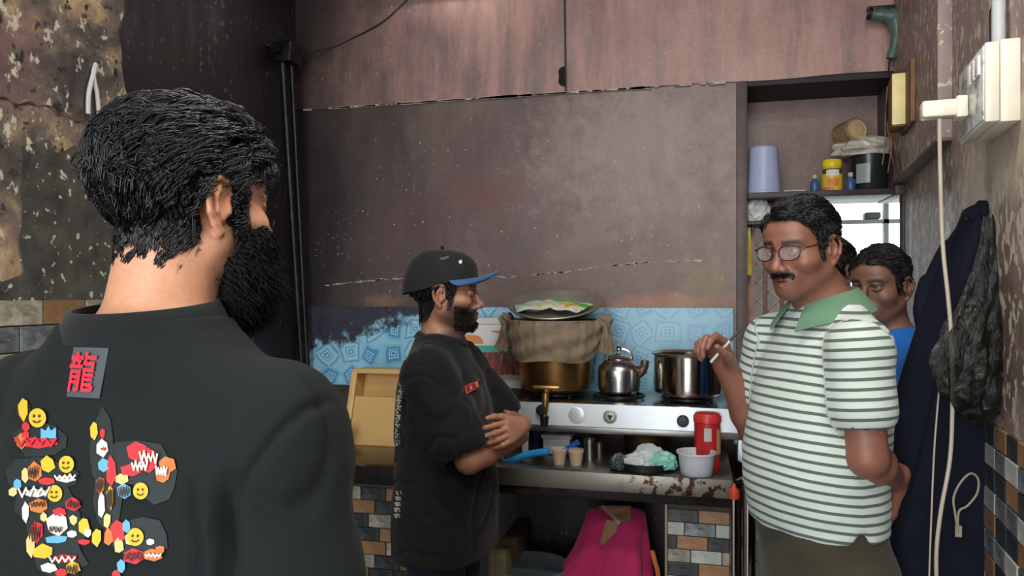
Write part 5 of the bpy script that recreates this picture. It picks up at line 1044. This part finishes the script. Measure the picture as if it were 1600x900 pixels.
add_hair(A, 900, lambda p: np.stack([p[:, 0]*5+.1, .9+0*p[:, 0], .35+0*p[:, 0]], 1), .05, 13, .0008, 'hair_curls', mask=fr, lift=.018, curl=.0075, freq=2.4, clump=60, seed=5, mat=m_hair)
bk = A['hm']*(A['h'][:, 1] < -.05)*(A['h'][:, 2] > .0)
add_hair(A, 260, lambda p: np.stack([p[:, 0]*3, -.9+0*p[:, 0], -.3+0*p[:, 0]], 1), .04, 11, .0009, 'hair_curls', mask=bk, lift=.016, curl=.007, freq=1.8, clump=22, seed=6)
def beard(p, n, mask, length, rad, down, fwd, curl, seed, name='beard', mat=None, steps=7):
    r = np.random.default_rng(seed); F = p['F']; w_ = (mask[F].mean(1) > .5)*1.0; ar = np.linalg.norm(np.cross(p['V'][F[:, 2]]-p['V'][F[:, 0]], p['V'][F[:, 3]]-p['V'][F[:, 1]]), axis=1); w_ *= ar; f = r.choice(len(F), n, p=w_/w_.sum()); q = r.dirichlet((1,)*4, n)
    R_ = (p['h'][F[f]]*q[..., None]).sum(1); Nn = p['N'][F[f, 0]] @ np.linalg.inv(p['H'])[:3, :3].T; L = length(R_) if callable(length) else np.full(n, length); L = L*r.uniform(.6, 1.2, n)
    P = np.zeros((n, steps, 3)); pt = R_.copy(); d = Nn*.8+r.normal(0, .25, (n, 3)); ph = r.uniform(0, 6.28, n)
    for i in range(steps):
        P[:, i] = pt; t = i/(steps-1); v = d*(1-t*.7)+A3((0, fwd, -down))*(.4+t); v += np.stack([np.cos(ph+t*9), np.sin(ph+t*9), .3*np.sin(ph*2+t*7)], 1)*curl; v /= np.linalg.norm(v, axis=1)[:, None]; pt = pt+v*(L/(steps-1))[:, None]
    return locks(name, tf(p['H'], P)*p['s'], rad*r.uniform(.7, 1.2, n)[:, None]*(1-np.linspace(0, 1, steps)[None]**2*.75)*p['s'], mat or m_beard, p['o'])
h = A['h']; X_, Y_, Z_ = np.abs(h[:, 0]), h[:, 1], h[:, 2]; nearA = (np.abs(h) < .16).all(1)
bmA = nearA*(Y_ > .004)*(Z_ < -.032-.25*np.maximum(0, Y_-.045))*(Z_ > -.13)*(1-(X_ < .026)*(Z_ > -.095)*(Z_ < -.06)*(Y_ > .08))*(X_ < .069)
beard(A, 8500, bmA, lambda R_: np.interp(R_[:, 2], [-.12, -.09, -.05, -.03], [.062, .056, .034, .02]), .0009, .75, .10, .75, 8, steps=9)
UPD()
# label and printed motif on the back
cw, cy_, cr_, cb_, co_, cd_, cl_ = [M('print_'+n, c, .7, var=.05) for n, c in (('white', S(226, 222, 206)), ('yellow', S(236, 188, 54)), ('red', S(204, 52, 58)), ('blue', S(104, 174, 204)), ('orange', S(206, 122, 66)), ('dark', S(60, 40, 30)), ('cream', S(232, 200, 130)))]
m_edge = M('print_charcoal', S(36, 42, 43), .7, var=.05); m_lab = M('woven_grey_label', S(78, 86, 90), .8); m_labr = M('red_embroidery', S(226, 46, 62), .6, var=.05)
d = Decal(swt, .0022); d.poly([(118, 543), (172, 545), (158, 623), (107, 620)], m_lab); patch_ = d.done('neck_label', 'grey woven label with red stitched character')
d = Decal(swt, .0036)
def glyph(text, cx, cy, wd, ht, shear, mat, dec, rot=0, bold=.0):
    cu = bpy.data.curves.new('glyph', 'FONT'); cu.body = text; cu.align_x = 'CENTER'; cu.align_y = 'CENTER'; cu.offset = bold; cu.resolution_u = 3; o = bpy.data.objects.new('glyph', cu); COL.objects.link(o); UPD()
    me = bpy.data.meshes.new_from_object(o.evaluated_get(bpy.context.evaluated_depsgraph_get())); bpy.data.objects.remove(o); bpy.data.curves.remove(cu)
    if not len(me.vertices): return
    co = np.array([v.co[:2] for v in me.vertices]); lo, hi = co.min(0), co.max(0); co = (co-(lo+hi)/2)/np.maximum(hi-lo, 1e-6); i = dec.mi(mat); c, s_ = math.cos(rot), math.sin(rot)
    vs = []
    for x, y in co:
        X1, Y1 = x*wd+shear*y*ht, -y*ht; h_ = dec.hit(cx+X1*c-Y1*s_, cy+X1*s_+Y1*c, 2); vs.append(dec.bm.verts.new(h_) if h_ is not None else None)
    for p in me.polygons:
        q = [vs[k] for k in p.vertices]
        if all(v is not None for v in q):
            try: dec.bm.faces.new(q).material_index = i
            except ValueError: pass
    bpy.data.meshes.remove(me)
glyph('龍', 134, 582, 40, 62, .12, m_labr, d, .04, .012)
o = d.done('label_character', 'red embroidered character'); o.parent = patch_; o.matrix_parent_inverse = patch_.matrix_world.inverted()
d = Decal(swt, .0014); r2 = random.Random(5)
def smiley(x, y, r, sq=1): d.disc(x, y, r*.9, r, cy_, 3); d.disc(x-r*.28, y-r*.15, r*.1, r*.18, cd_, 5, n=8); d.disc(x+r*.28, y-r*.15, r*.1, r*.18, cd_, 5, n=8); d.line([(x-r*.4, y+r*.3), (x-r*.15, y+r*.5), (x+r*.15, y+r*.5), (x+r*.4, y+r*.3)], r*.13, cd_, 5)
def blob(x, y, rx, ry, m, k=2, rot=0): d.disc(x, y, rx, ry, m, k, rot)
def shard(x, y, w_, h_, m, k=2, n=6): d.poly([(x+w_*(.75+.35*r2.random())*math.cos(a+.4), y+h_*(.75+.35*r2.random())*math.sin(a+.4)) for a in np.linspace(0, 6.283, n, endpoint=False)], m, k)
def scrawl(x, y, w_, h_, m, wd=3, k=6, n=9): d.line([(x-w_+2*w_*i/(n-1), y+h_*(1 if i % 2 else -1)*(.5+.5*r2.random())) for i in range(n)], wd, m, k)
def crown(x, y, w_, h_, m): d.poly([(x-w_, y+h_), (x-w_, y-h_*.6), (x-w_*.45, y+h_*.1), (x, y-h_), (x+w_*.45, y+h_*.1), (x+w_, y-h_*.7), (x+w_, y+h_)], m, 3)
# left stroke of the big motif
for a in ((40, 642, 12, 22), (64, 690, 44, 30), (60, 745, 62, 34), (72, 790, 60, 36), (88, 820, 52, 44), (92, 868, 48, 34), (160, 700, 20, 60), (172, 770, 26, 60), (210, 722, 60, 34), (245, 745, 38, 44), (220, 842, 56, 36)): shard(*a, m_edge, 0, 10)
for x, y, w_, h_, m in ((40, 640, 9, 20, cy_), (44, 668, 7, 8, cr_), (37, 690, 9, 14, co_), (60, 692, 34, 9, cr_), (44, 682, 7, 9, cr_), (58, 738, 12, 18, co_), (78, 726, 13, 15, cy_), (76, 752, 16, 6, cr_), (31, 757, 8, 10, cb_), (43, 742, 7, 14, cl_), (24, 768, 7, 8, cl_), (106, 748, 18, 6, cw), (60, 770, 22, 7, cw), (65, 790, 18, 12, co_), (118, 788, 14, 12, cr_), (60, 830, 12, 20, cr_), (52, 850, 8, 22, cl_), (44, 800, 6, 18, cw), (72, 862, 18, 13, cy_), (97, 800, 12, 9, cr_), (94, 818, 20, 18, cw), (72, 808, 7, 8, cl_), (118, 812, 7, 9, cl_), (92, 842, 20, 8, cb_), (134, 822, 10, 17, cy_), (140, 832, 7, 8, cw), (135, 846, 11, 5, cr_), (154, 838, 9, 16, cy_), (104, 872, 24, 8, cr_), (80, 886, 14, 8, cw), (118, 886, 14, 12, cy_), (100, 893, 12, 8, cr_), (116, 834, 8, 7, cw),
    (150, 673, 7, 15, cy_), (163, 678, 5, 9, cr_), (163, 700, 11, 15, cw), (165, 702, 6, 4, cr_), (164, 728, 10, 12, cb_), (176, 735, 9, 26, cr_), (160, 758, 8, 16, co_), (192, 748, 11, 9, cl_), (208, 735, 18, 12, cr_), (196, 768, 12, 14, cb_), (175, 776, 7, 20, cy_), (161, 790, 6, 24, cw), (216, 706, 18, 16, cr_), (234, 722, 18, 22, cr_), (262, 726, 16, 14, co_), (256, 744, 14, 12, co_), (186, 832, 12, 24, cr_), (172, 838, 8, 16, co_), (170, 812, 7, 14, cl_), (200, 822, 8, 12, cb_), (188, 852, 8, 14, cl_), (212, 868, 20, 12, cr_), (240, 866, 18, 12, co_), (252, 858, 8, 8, co_), (236, 846, 7, 6, cw), (192, 884, 8, 12, cb_), (184, 897, 8, 8, cr_), (206, 842, 10, 12, cl_)): shard(x, y, w_, h_, m)
smiley(63, 654, 15); smiley(108, 726, 13); smiley(90, 771, 13); smiley(222, 767, 13); smiley(214, 838, 14)
crown(80, 676, 12, 10, cb_)
for x, y, w_, h_, m in ((62, 692, 32, 7, cr_), (60, 768, 24, 8, cw), (108, 746, 16, 5, cw), (104, 872, 20, 5, cw), (236, 716, 14, 10, cw), (222, 728, 12, 8, cw), (120, 788, 9, 7, cd_), (92, 826, 11, 5, cd_), (60, 832, 8, 14, cd_), (256, 736, 9, 8, cw), (242, 866, 12, 3, cw), (198, 768, 8, 8, cd_), (176, 780, 4, 14, cd_), (212, 868, 14, 7, cd_), (66, 788, 11, 5, cd_), (160, 758, 5, 10, cd_), (118, 888, 9, 8, cd_), (58, 738, 7, 9, cd_)): scrawl(x, y, w_, h_, m, 1.8 if m is cd_ else 2.6)
d.done('printed_motif', 'colourful printed patchwork motif')
# ---- B: man in cap, arms crossed
aR = ((.185, .0, 1.36), (.205, .135, 1.10), (-.0, .25, 1.14)); aL = ((-.185, .0, 1.36), (-.195, .165, 1.14), (.085, .268, 1.185))
Bp = person('bearded man in a black cap and black t-shirt with crossed arms beside the counter', 697, 2.3, -12, .94, dict(armR=aR, armL=aL, handL=(frame(aL[2], (1, -.25, -.05), (.2, 1, .35)), dict(side=1, curl=(28, 30, 32, 34))), handR=(frame(aR[2], (-1, -.15, .12), (0, 1, .2)), dict(side=-1, curl=(20, 20, 20, 20)))),
    dict(skin=S(178, 128, 100), yaw=13, pitch=-1, head=(0, .0, 1.606), hs=1.06, stubble=.8, mustache=.85, beardcol=(.035, .025, .021), scalp=.9, arm=1.0))
sp = [(loft([(.765, .232, .165, .0), (.85, .232, .168, .0), (1.05, .22, .158, .0), (1.22, .212, .148, -.005), (1.32, .192, .13, -.012), (1.39, .14, .10, -.02), (1.435, .1, .086, -.02), (1.455, .085, .08, -.02)], 2.3), .02, 'u')]
for sx, q in ((1, aR), (-1, aL)):
    e = A3(q[0])*.22+A3(q[1])*.78
    sp += [(cap((sx*.065, -.018, 1.418), (sx*.185, -.005, 1.355), .046, .07), .05, 'u'), (cap((sx*.182, -.004, 1.355), e, .074, .086), .05, 'u')]
for sx, q in ((1, aR), (-1, aL)):
    a_, b_ = A3(q[0]), A3(q[1]); sp.append((cap(a_*.32+b_*.68, a_*-.25+b_*1.25, .064, .073), .004, 's'))
def wrB(V): return creases(V, .006, 9, (1, 1, .5), 15, .6)*.8+creases(V, .004, 16, (.8, .8, 1.1), 16, -.5)*(np.abs(V[:, 0]) > .14)+.004*vnoise(V, 14, 17)+.010*vnoise(V*A3((1.3, 1.3, .45)), 9, 11)*np.clip((1.36-V[:, 2])/.3, .15, 1)+.007*vnoise(V*A3((1, 1, .8)), 15, 12)*np.clip((1.3-V[:, 2])/.3, .1, 1)
tee = cloth(Bp, sp, 't_shirt', m_tee, .0062, 2, wrB); neckband(Bp, (0, -.018, 1.444), .078, .079, .02, m_rib, -8, 'collar')
trousers(Bp, m_jeans, [(.78, .17, .12, -.01), (.92, .178, .128, -.01), (1.0, .165, .115, -.005)], 1.08); shoes(Bp, m_shoe)
def flowS(p): x, y, z = p.T; return np.stack([.1*np.sign(x), -.5-0*x, -.35-.9*(z < .04)], 1)
bh = Bp['hm']*(Bp['h'][:, 2] < .035)
add_hair(Bp, 1500, lambda p: np.stack([0*p[:, 0], -.35+0*p[:, 0], -1+0*p[:, 0]], 1), .034, 6, .0011, mask=bh, lift=.014, curl=.002, freq=1.2, clump=120, seed=9, drop=.2)
def beardmask(p, ylo=.02):
    h = p['h']; X_, Y_, Z_ = np.abs(h[:, 0]), h[:, 1], h[:, 2]; return (np.abs(h) < .16).all(1)*(Y_ > ylo)*(Z_ < -.044-.5*np.maximum(0, Y_-.045))*(Z_ > -.122)*(1-(X_ < .026)*(Z_ > -.092)*(Z_ < -.064)*(Y_ > .08))
beard(Bp, 2200, beardmask(Bp, .028), lambda R_: np.interp(R_[:, 1], [.02, .06, .09], [.004, .008, .012]), .0008, .7, .1, .3, 10, steps=4)
# cap: crown of six panels, brim, button, small mark
Hb = Bp['H']; m_cap = fabric('faded_black_cap', S(34, 35, 36), .8, .4); m_brim = fabric('blue_brim', S(58, 104, 148), .75)
def toB(v): return Vector(tf(Hb, A3(v)))*Bp['s']
def capf(u, v):
    a = 2*math.pi*u; r0 = v; x, y = math.sin(a), math.cos(a); zb = .018+.030*y; k = math.sin((1-v)*math.pi/2); q = math.cos((1-v)*math.pi/2)**.74
    pan = 1+.012*abs(math.sin(3*a))-.006; sl = .004*math.sin(a*5+v*7)
    return toB((x*(.086*q)*pan, -.018+y*(.118*q)*pan-.006*(1-q), zb*(1-k)+.130*k**.85+.002*math.sin(a*5+v*7)*(1-k)))
bm = B(); sheet(bm, lambda u, v: capf(u, 1-v*.985), 72, 22, .003); bmesh.ops.remove_doubles(bm, verts=bm.verts[:], dist=.0005); capo = finish(bm, 'cap', m_cap, Bp['o'], angle=60)
def brim(u, v):
    a = (u-.5)*math.radians(150); r_ = 1+.62*v*math.cos(a)**.7 if math.cos(a) > 0 else 1
    x, y = math.sin(a)*.088*(1+.02*v), -.014+math.cos(a)*.112+.07*v*max(0, math.cos(a))**.7
    return toB((x, y, .046-.014*(math.sin(a)**2)-.040*v**.7*abs(math.sin(a))**1.6+.024*v))
bm = B(); sheet(bm, brim, 30, 8, .004); finish(bm, 'brim', m_brim, capo, angle=60)
bm = B(); bmesh.ops.create_uvsphere(bm, u_segments=12, v_segments=8, radius=.007*Bp['s'], matrix=Matrix.Translation(toB((0, -.014, .137)))); finish(bm, 'cap_button', m_cap, capo)
UPD(); d = Decal(capo, .001); d.poly([(649, 447), (652, 443), (657, 452), (654, 457)], cw, 1); d.poly([(686, 404), (700, 400), (702, 403), (690, 407)], M('grey_stitch', S(88, 90, 92), .8), 1); d.poly([(716, 408), (721, 406), (722, 411), (718, 413)], cw, 1); o = d.done('cap_mark', 'small white mark'); o['kind'] = 'stuff'
d = Decal(tee, .0012); m_rp = M('red_chest_print', S(206, 70, 66), .7, var=.06)
d.poly([(725, 604), (748, 592), (751, 604), (728, 617)], m_rp, 1); 
for i in range(5): d.line([(729+i*4.6, 604-i*2.3), (731+i*4.6, 611-i*2.3)], 1.6, cw if i % 2 else m_edge, 3)
d.done('chest_print', 'small red chest print')
def edge_x(y):                         # leftmost pixel column where a sight line still meets the shirt
    x = 560
    while x < 720 and tee_bvh.ray_cast(Vector((0, 0, EYE)), ray(x, y).normalized())[0] is None: x += 1
    return x
tee_bvh = d_b = bvh_of(tee); d = Decal(tee, .0012); d.bvh = tee_bvh
for i, y in enumerate(np.arange(598, 696, 7.2)):
    x = edge_x(y)+2; d.line([(x, y), (x+7, y-1+2*(i % 2))], 2.6, cw, 1); d.line([(x+1+2*(i % 3), y), (x+2+(i*2) % 5, y+4.4)], 2.2, cw, 1); d.line([(x, y+4.4), (x+4, y+4.6)], 1.6, cw, 1)
for y in np.arange(700, 756, 6): x = edge_x(y)+2; d.line([(x, y), (edge_x(y+6)+2.5, y+6)], 5.5, m_rp, 1)
for i, y in enumerate(np.arange(768, 808, 9)):
    x = edge_x(y)+5; d.line([(x, y), (x+8, y)], 2.6, cw, 1); d.line([(x+1, y+3.4), (x+9, y+3.4)], 2.2, cw, 1); d.line([(x+2+i, y), (x+4, y+5)], 2.2, cw, 1)
d.done('spine_print', 'white and red lettering down the back')
# ---- C: man in striped polo and glasses, pen in his raised right hand, left hand behind his back
aR = ((.165, .03, 1.365), (.215, .04, 1.125), (.195, .135, 1.285)); aL = ((-.155, .045, 1.365), (-.175, .035, 1.135), (-.075, -.13, 1.05))
HR = frame(aR[2], (-.12, .5, .9), (.35, -.75, .5))
C = person('man with glasses and moustache in a white polo shirt with green stripes', 1288, 1.76, 196, 1.015, dict(armR=aR, armL=aL, handR=(HR, dict(side=-1, curl=(38, 50, 55, 58), thumb=(30, 30))), handL=(frame(aL[2], (.7, -.2, -.75), (.2, -1, .0)), dict(side=1, curl=(22, 26, 28, 30)))),
    dict(skin=S(146, 98, 80), yaw=20, pitch=-9, roll=0, head=(.0, .066, 1.590), belly=.02, bw=.86, cheek=1.04, jaw=1.04, open=.004, mustache=.92, stubble=.22, neck=.058, arm=1.0, haircol=(.012, .012, .012), hs=.935))
t = NT('striped_pique'); a_ = t.attr('st').outputs['Fac']; ph = t.math('FRACT', t.math('MULTIPLY', a_, 1/.0205))
wob = t.math('ADD', ph, t.math('MULTIPLY', t.math('SUBTRACT', t.noise(30, 2), .5), .06))
sc_ = t.ramp(wob, [(0, S(90, 104, 92)), (.30, S(84, 98, 88)), (.34, S(206, 214, 204)), (.96, S(204, 214, 204)), (1, S(90, 104, 92))])
t.p(Base_Color=sc_, Roughness=.85); t.b.inputs['Sheen Weight'].default_value = .1; t.bump(t.noise(500, 2), .25, .002); m_str = t.m
m_green = fabric('sage_green_collar', S(98, 134, 106)); sl = []; sp = []
torso_ = [(loft([(.945, .165, .135, .02), (1.0, .168, .142, .026), (1.10, .168, .148, .03), (1.2, .168, .138, .018), (1.29, .172, .122, .004), (1.36, .155, .108, -.004), (1.42, .11, .09, -.008), (1.465, .082, .078, -.008)], 2.25), .02, 'u')]
for sx, q, fr_ in ((1, aR, .56), (-1, aL, .56)):
    e = A3(q[0])*(1-fr_)+A3(q[1])*fr_; sl.append((A3(q[0]), e, sx))
    sp += [(cap((sx*.065, -.01, 1.418), (sx*.155, .03, 1.36), .046, .06), .05, 'u'), (cap((sx*.152, .035, 1.36), e, .064, .07), .03, 'u')]
for sx, q in ((1, aR), (-1, aL)):
    a_, b_ = A3(q[0]), A3(q[1]); sp.append((cap(a_*.52+b_*.48, a_*-.1+b_*1.1, .051, .057), .004, 's'))
sp += torso_+[(ell((-.175, .035, .94), (.05, .022, .032)), .004, 's')]
def stC(V):
    st = V[:, 2]-.10*np.maximum(0, V[:, 1]-.04)+.006*vnoise(V, 9, 21)
    X, Y, Z = V.T; tor = np.min([q[0][0](X, Y, Z) for q in torso_+[(cap((sx*.065, -.01, 1.418), (sx*.14, .02, 1.38), .05, .06),) for sx in (1, -1)]], 0)
    for a_, e, sx in sl:
        ax = (e-a_)/np.linalg.norm(e-a_); t_ = (V-a_) @ ax; on = (cap(a_, e, .064, .07)[0](X, Y, Z) < tor-.004)*(X*sx > .08); st = np.where(on > 0, 1.4-t_, st)
    return st
def wrC(V): return .006*vnoise(V*A3((.8, .8, 1.2)), 10, 22)*np.clip((1.3-V[:, 2])/.2, .2, 1)+.004*vnoise(V*A3((1, 1, 1.6)), 20, 23)*(V[:, 2] < 1.1)
polo = cloth(C, sp, 'polo_shirt', m_str, .0062, 2, wrC, {'st': stC})
def polo_collar():                     # turned-down collar, open in front
    bm = B()
    def fn(u, v):
        a = math.radians(-158+316*u)-math.pi/2; op = abs(u-.5)*2; z = 1.497-.043*op**2; rr = .069+.004*op
        if v < .4: k = v/.4; r_, zz = rr-.002, z-.04+.04*k
        else: k = (v-.4)/.6; r_, zz = rr+.044*k, z-.047*k**1.2-.012*op*k
        return Vector((r_*math.cos(a), -.004+r_*math.sin(a)*.98+.012*op, zz))*C['s']
    sheet(bm, fn, 50, 10, .003); return finish(bm, 'collar', m_green, C['o'], angle=80)
polo_collar()
trousers(C, m_olive, [(.78, .155, .115, .0), (.90, .162, .128, .01), (.98, .158, .132, .018), (1.02, .154, .13, .02)], 1.0); shoes(C, m_shoe)
def flowC(p): x, y, z = p.T; return np.stack([-.45+.25*np.sign(x)*(z < .06), -.35-.5*(y < 0), -.15-1.1*(z < .05)], 1)
add_hair(C, 4200, flowC, lambda R_: np.where(R_[:, 2] > .06, .036, .02), 7, .0011, lift=.010, curl=.0008, freq=.8, clump=150, seed=12)
h = C['h']; mm = (np.abs(h) < .16).all(1)*(np.abs(h[:, 0]) < .031)*(h[:, 1] > .075)*(h[:, 2] < -.0545)*(h[:, 2] > -.068-.15*np.maximum(0, np.abs(h[:, 0])-.02))
beard(C, 300, mm, .008, .0006, .8, .25, .2, 14, 'moustache', steps=4)
# glasses
Hc = C['H']; gl = link('glasses', None, C['o']); tc = lambda v: Vector(tf(Hc, A3(v)))*C['s']; m_gf = M('maroon_frame', S(64, 34, 34), .3); lens = NT('lens_glass'); lens.p(Base_Color=(1, 1, 1, 1), Roughness=.12); lens.b.inputs['Alpha'].default_value = .07; lens.b.inputs['Specular IOR Level'].default_value = .6
for s_ in (1, -1):
    rim = [(s_*(.034+.0245*np.sign(math.cos(a))*abs(math.cos(a))**.8), .105-.010*abs(math.cos(a)*.5+.5*1)*(1 if math.cos(a) > 0 else .2), -.006+.0175*np.sign(math.sin(a))*abs(math.sin(a))**.85) for a in np.linspace(0, 6.283, 28, endpoint=False)]
    bm = B(); tube(bm, [tc(p) for p in rim], .0017, 6, closed=True); finish(bm, 'rim', m_gf, gl)
    bm = B(); mid = np.mean(rim, 0)
    for off in (0, .0012):
        ring = [bm.verts.new(tc(A3(p)-A3((0, off, 0)))) for p in rim]; cv = bm.verts.new(tc(mid-A3((0, off-.001, 0))))
        for q in range(len(ring)): bm.faces.new((ring[q], ring[(q+1) % len(ring)], cv))
    finish(bm, 'lens', lens.m, gl)
    bm = B(); tube(bm, [tc(p) for p in ((s_*.058, .096, .001), (s_*.069, .088, .003), (s_*.0765, .03, .006), (s_*.079, -.006, .008), (s_*.080, -.022, -.008))], .0018, 6); finish(bm, 'temple', m_gf, gl)
bm = B(); tube(bm, smooth_path([tc(p) for p in ((-.0105, .1045, -.002), (0, .1085, .001), (.0105, .1045, -.002))], 4), .0016, 6); finish(bm, 'bridge', m_gf, gl)
UPD()
# buttons and placket seam
# pen held between thumb and forefinger
Wc = np.array(C['o'].matrix_world); pw = lambda v: Vector(tf(Wc, tf(HR, A3(v))*C['s']))
pa, pb = pw((-.02, .075, -.045)), pw((-.03, .10, -.045)); tip = at(1157, 514, 1.86); hold = at(1131, 543, 1.86)
k = thing('pen', 'thin grey pen held in the raised hand of the striped man', 'pen', tuple(hold)); dv = tip-hold
bm = B(); tube(bm, [-dv*.8, dv*.35], .0038, 10); finish(bm, 'pen_barrel', M('white_pen', S(206, 204, 200), .35), k)
bm = B(); tube(bm, [dv*.35, dv], [.004, .0034], 10); finish(bm, 'pen_cap', M('dark_pen_cap', S(66, 62, 66), .35), k)
# ---- D and E: two men by the doorway
aR = ((.175, -.0, 1.365), (.22, -.02, 1.10), (.21, .06, .85)); aL = tuple((-x, y, z) for x, y, z in aR)
D = person('man in a bright blue shirt behind the striped man', 1387, 2.2, 190, .955, dict(armR=aR, armL=aL, handR=hang(1, aR[2]), handL=hang(-1, aL[2])), dict(skin=S(136, 98, 80), yaw=27, pitch=-6, head=(0, .028, 1.602), bw=.93, hs=1.0, haircol=(.02, .017, .014), mustache=.25), fine=.0036)
m_blue = fabric('bright_blue_cotton', S(36, 110, 200), .75, .2)
sp = [(loft([(.86, .185, .14, 0), (1.05, .18, .135, 0), (1.22, .183, .13, -.005), (1.32, .172, .115, -.01), (1.39, .13, .094, -.016), (1.455, .085, .078, -.016)], 2.3), .02, 'u')]
for sx, q in ((1, aR), (-1, aL)): sp += [(cap((sx*.065, -.015, 1.418), (sx*.175, -.0, 1.365), .046, .06), .05, 'u'), (cap((sx*.175, -.0, 1.365), q[1], .066, .062), .025, 'u'), (cap(q[1], q[2], .064, .045), .02, 'u')]
cloth(D, sp, 'blue_shirt', m_blue, .009, 2, lambda V: .007*vnoise(V*A3((1, 1, .7)), 12, 31)+.005*vnoise(V, 22, 32))
def shirt_collar(p, m, z0=1.472):
    bm = B()
    def fn(u, v):
        a = math.radians(-165+330*u)-math.pi/2; op = abs(u-.5)*2; z = z0-.022*op**2; rr = .064
        r_, zz = (rr, z-.03+.075*v) if v < .4 else (rr+.03*(v-.4)/.6, z-.046*((v-.4)/.6)**1.3)
        return Vector((r_*math.cos(a), -.012+r_*math.sin(a)*1.05, zz))*p['s']
    sheet(bm, fn, 44, 10, .003); finish(bm, 'collar', m, p['o'], angle=80)
shirt_collar(D, m_blue); trousers(D, m_jeans, [(.78, .165, .115, -.01), (.92, .17, .12, -.01), (1.0, .16, .11, -.005)]); shoes(D, m_shoe)
add_hair(D, 3000, lambda p: np.stack([-.3+.3*np.sign(p[:, 0]), -.4-0*p[:, 0], -.2-1.0*(p[:, 2] < .05)], 1), lambda R_: np.where(R_[:, 2] > .06,   .032, .02), 7, .0012, lift=.009, curl=.0012, freq=1.2, clump=140, seed=21, mat=m_hair2)
E = person('brown haired man half hidden between the striped man and the blue shirted man', 1312, 2.76, 200, .985, dict(armR=aR, armL=aL, handR=hang(1, aR[2]), handL=hang(-1, aL[2])), dict(skin=S(140, 96, 78), yaw=10, head=(0, .05, 1.615), bw=.93, haircol=(.03, .022, .016)), fine=.0042)
cloth(E, sp, 'grey_shirt', m_grey, .010, 2, lambda V: .006*vnoise(V, 14, 41)); shirt_collar(E, m_grey); trousers(E, m_olive, [(.78, .165, .115, -.01), (.92, .17, .12, -.01), (1.0, .16, .11, -.005)]); shoes(E, m_shoe)
add_hair(E, 2200, lambda p: np.stack([-.2+.4*np.sign(p[:, 0]), -.5-0*p[:, 0], -.2-1.0*(p[:, 2] < .05)], 1), .028, 6, .0012, lift=.009, curl=.0012, freq=1.2, clump=120, seed=23, mat=m_hair2)
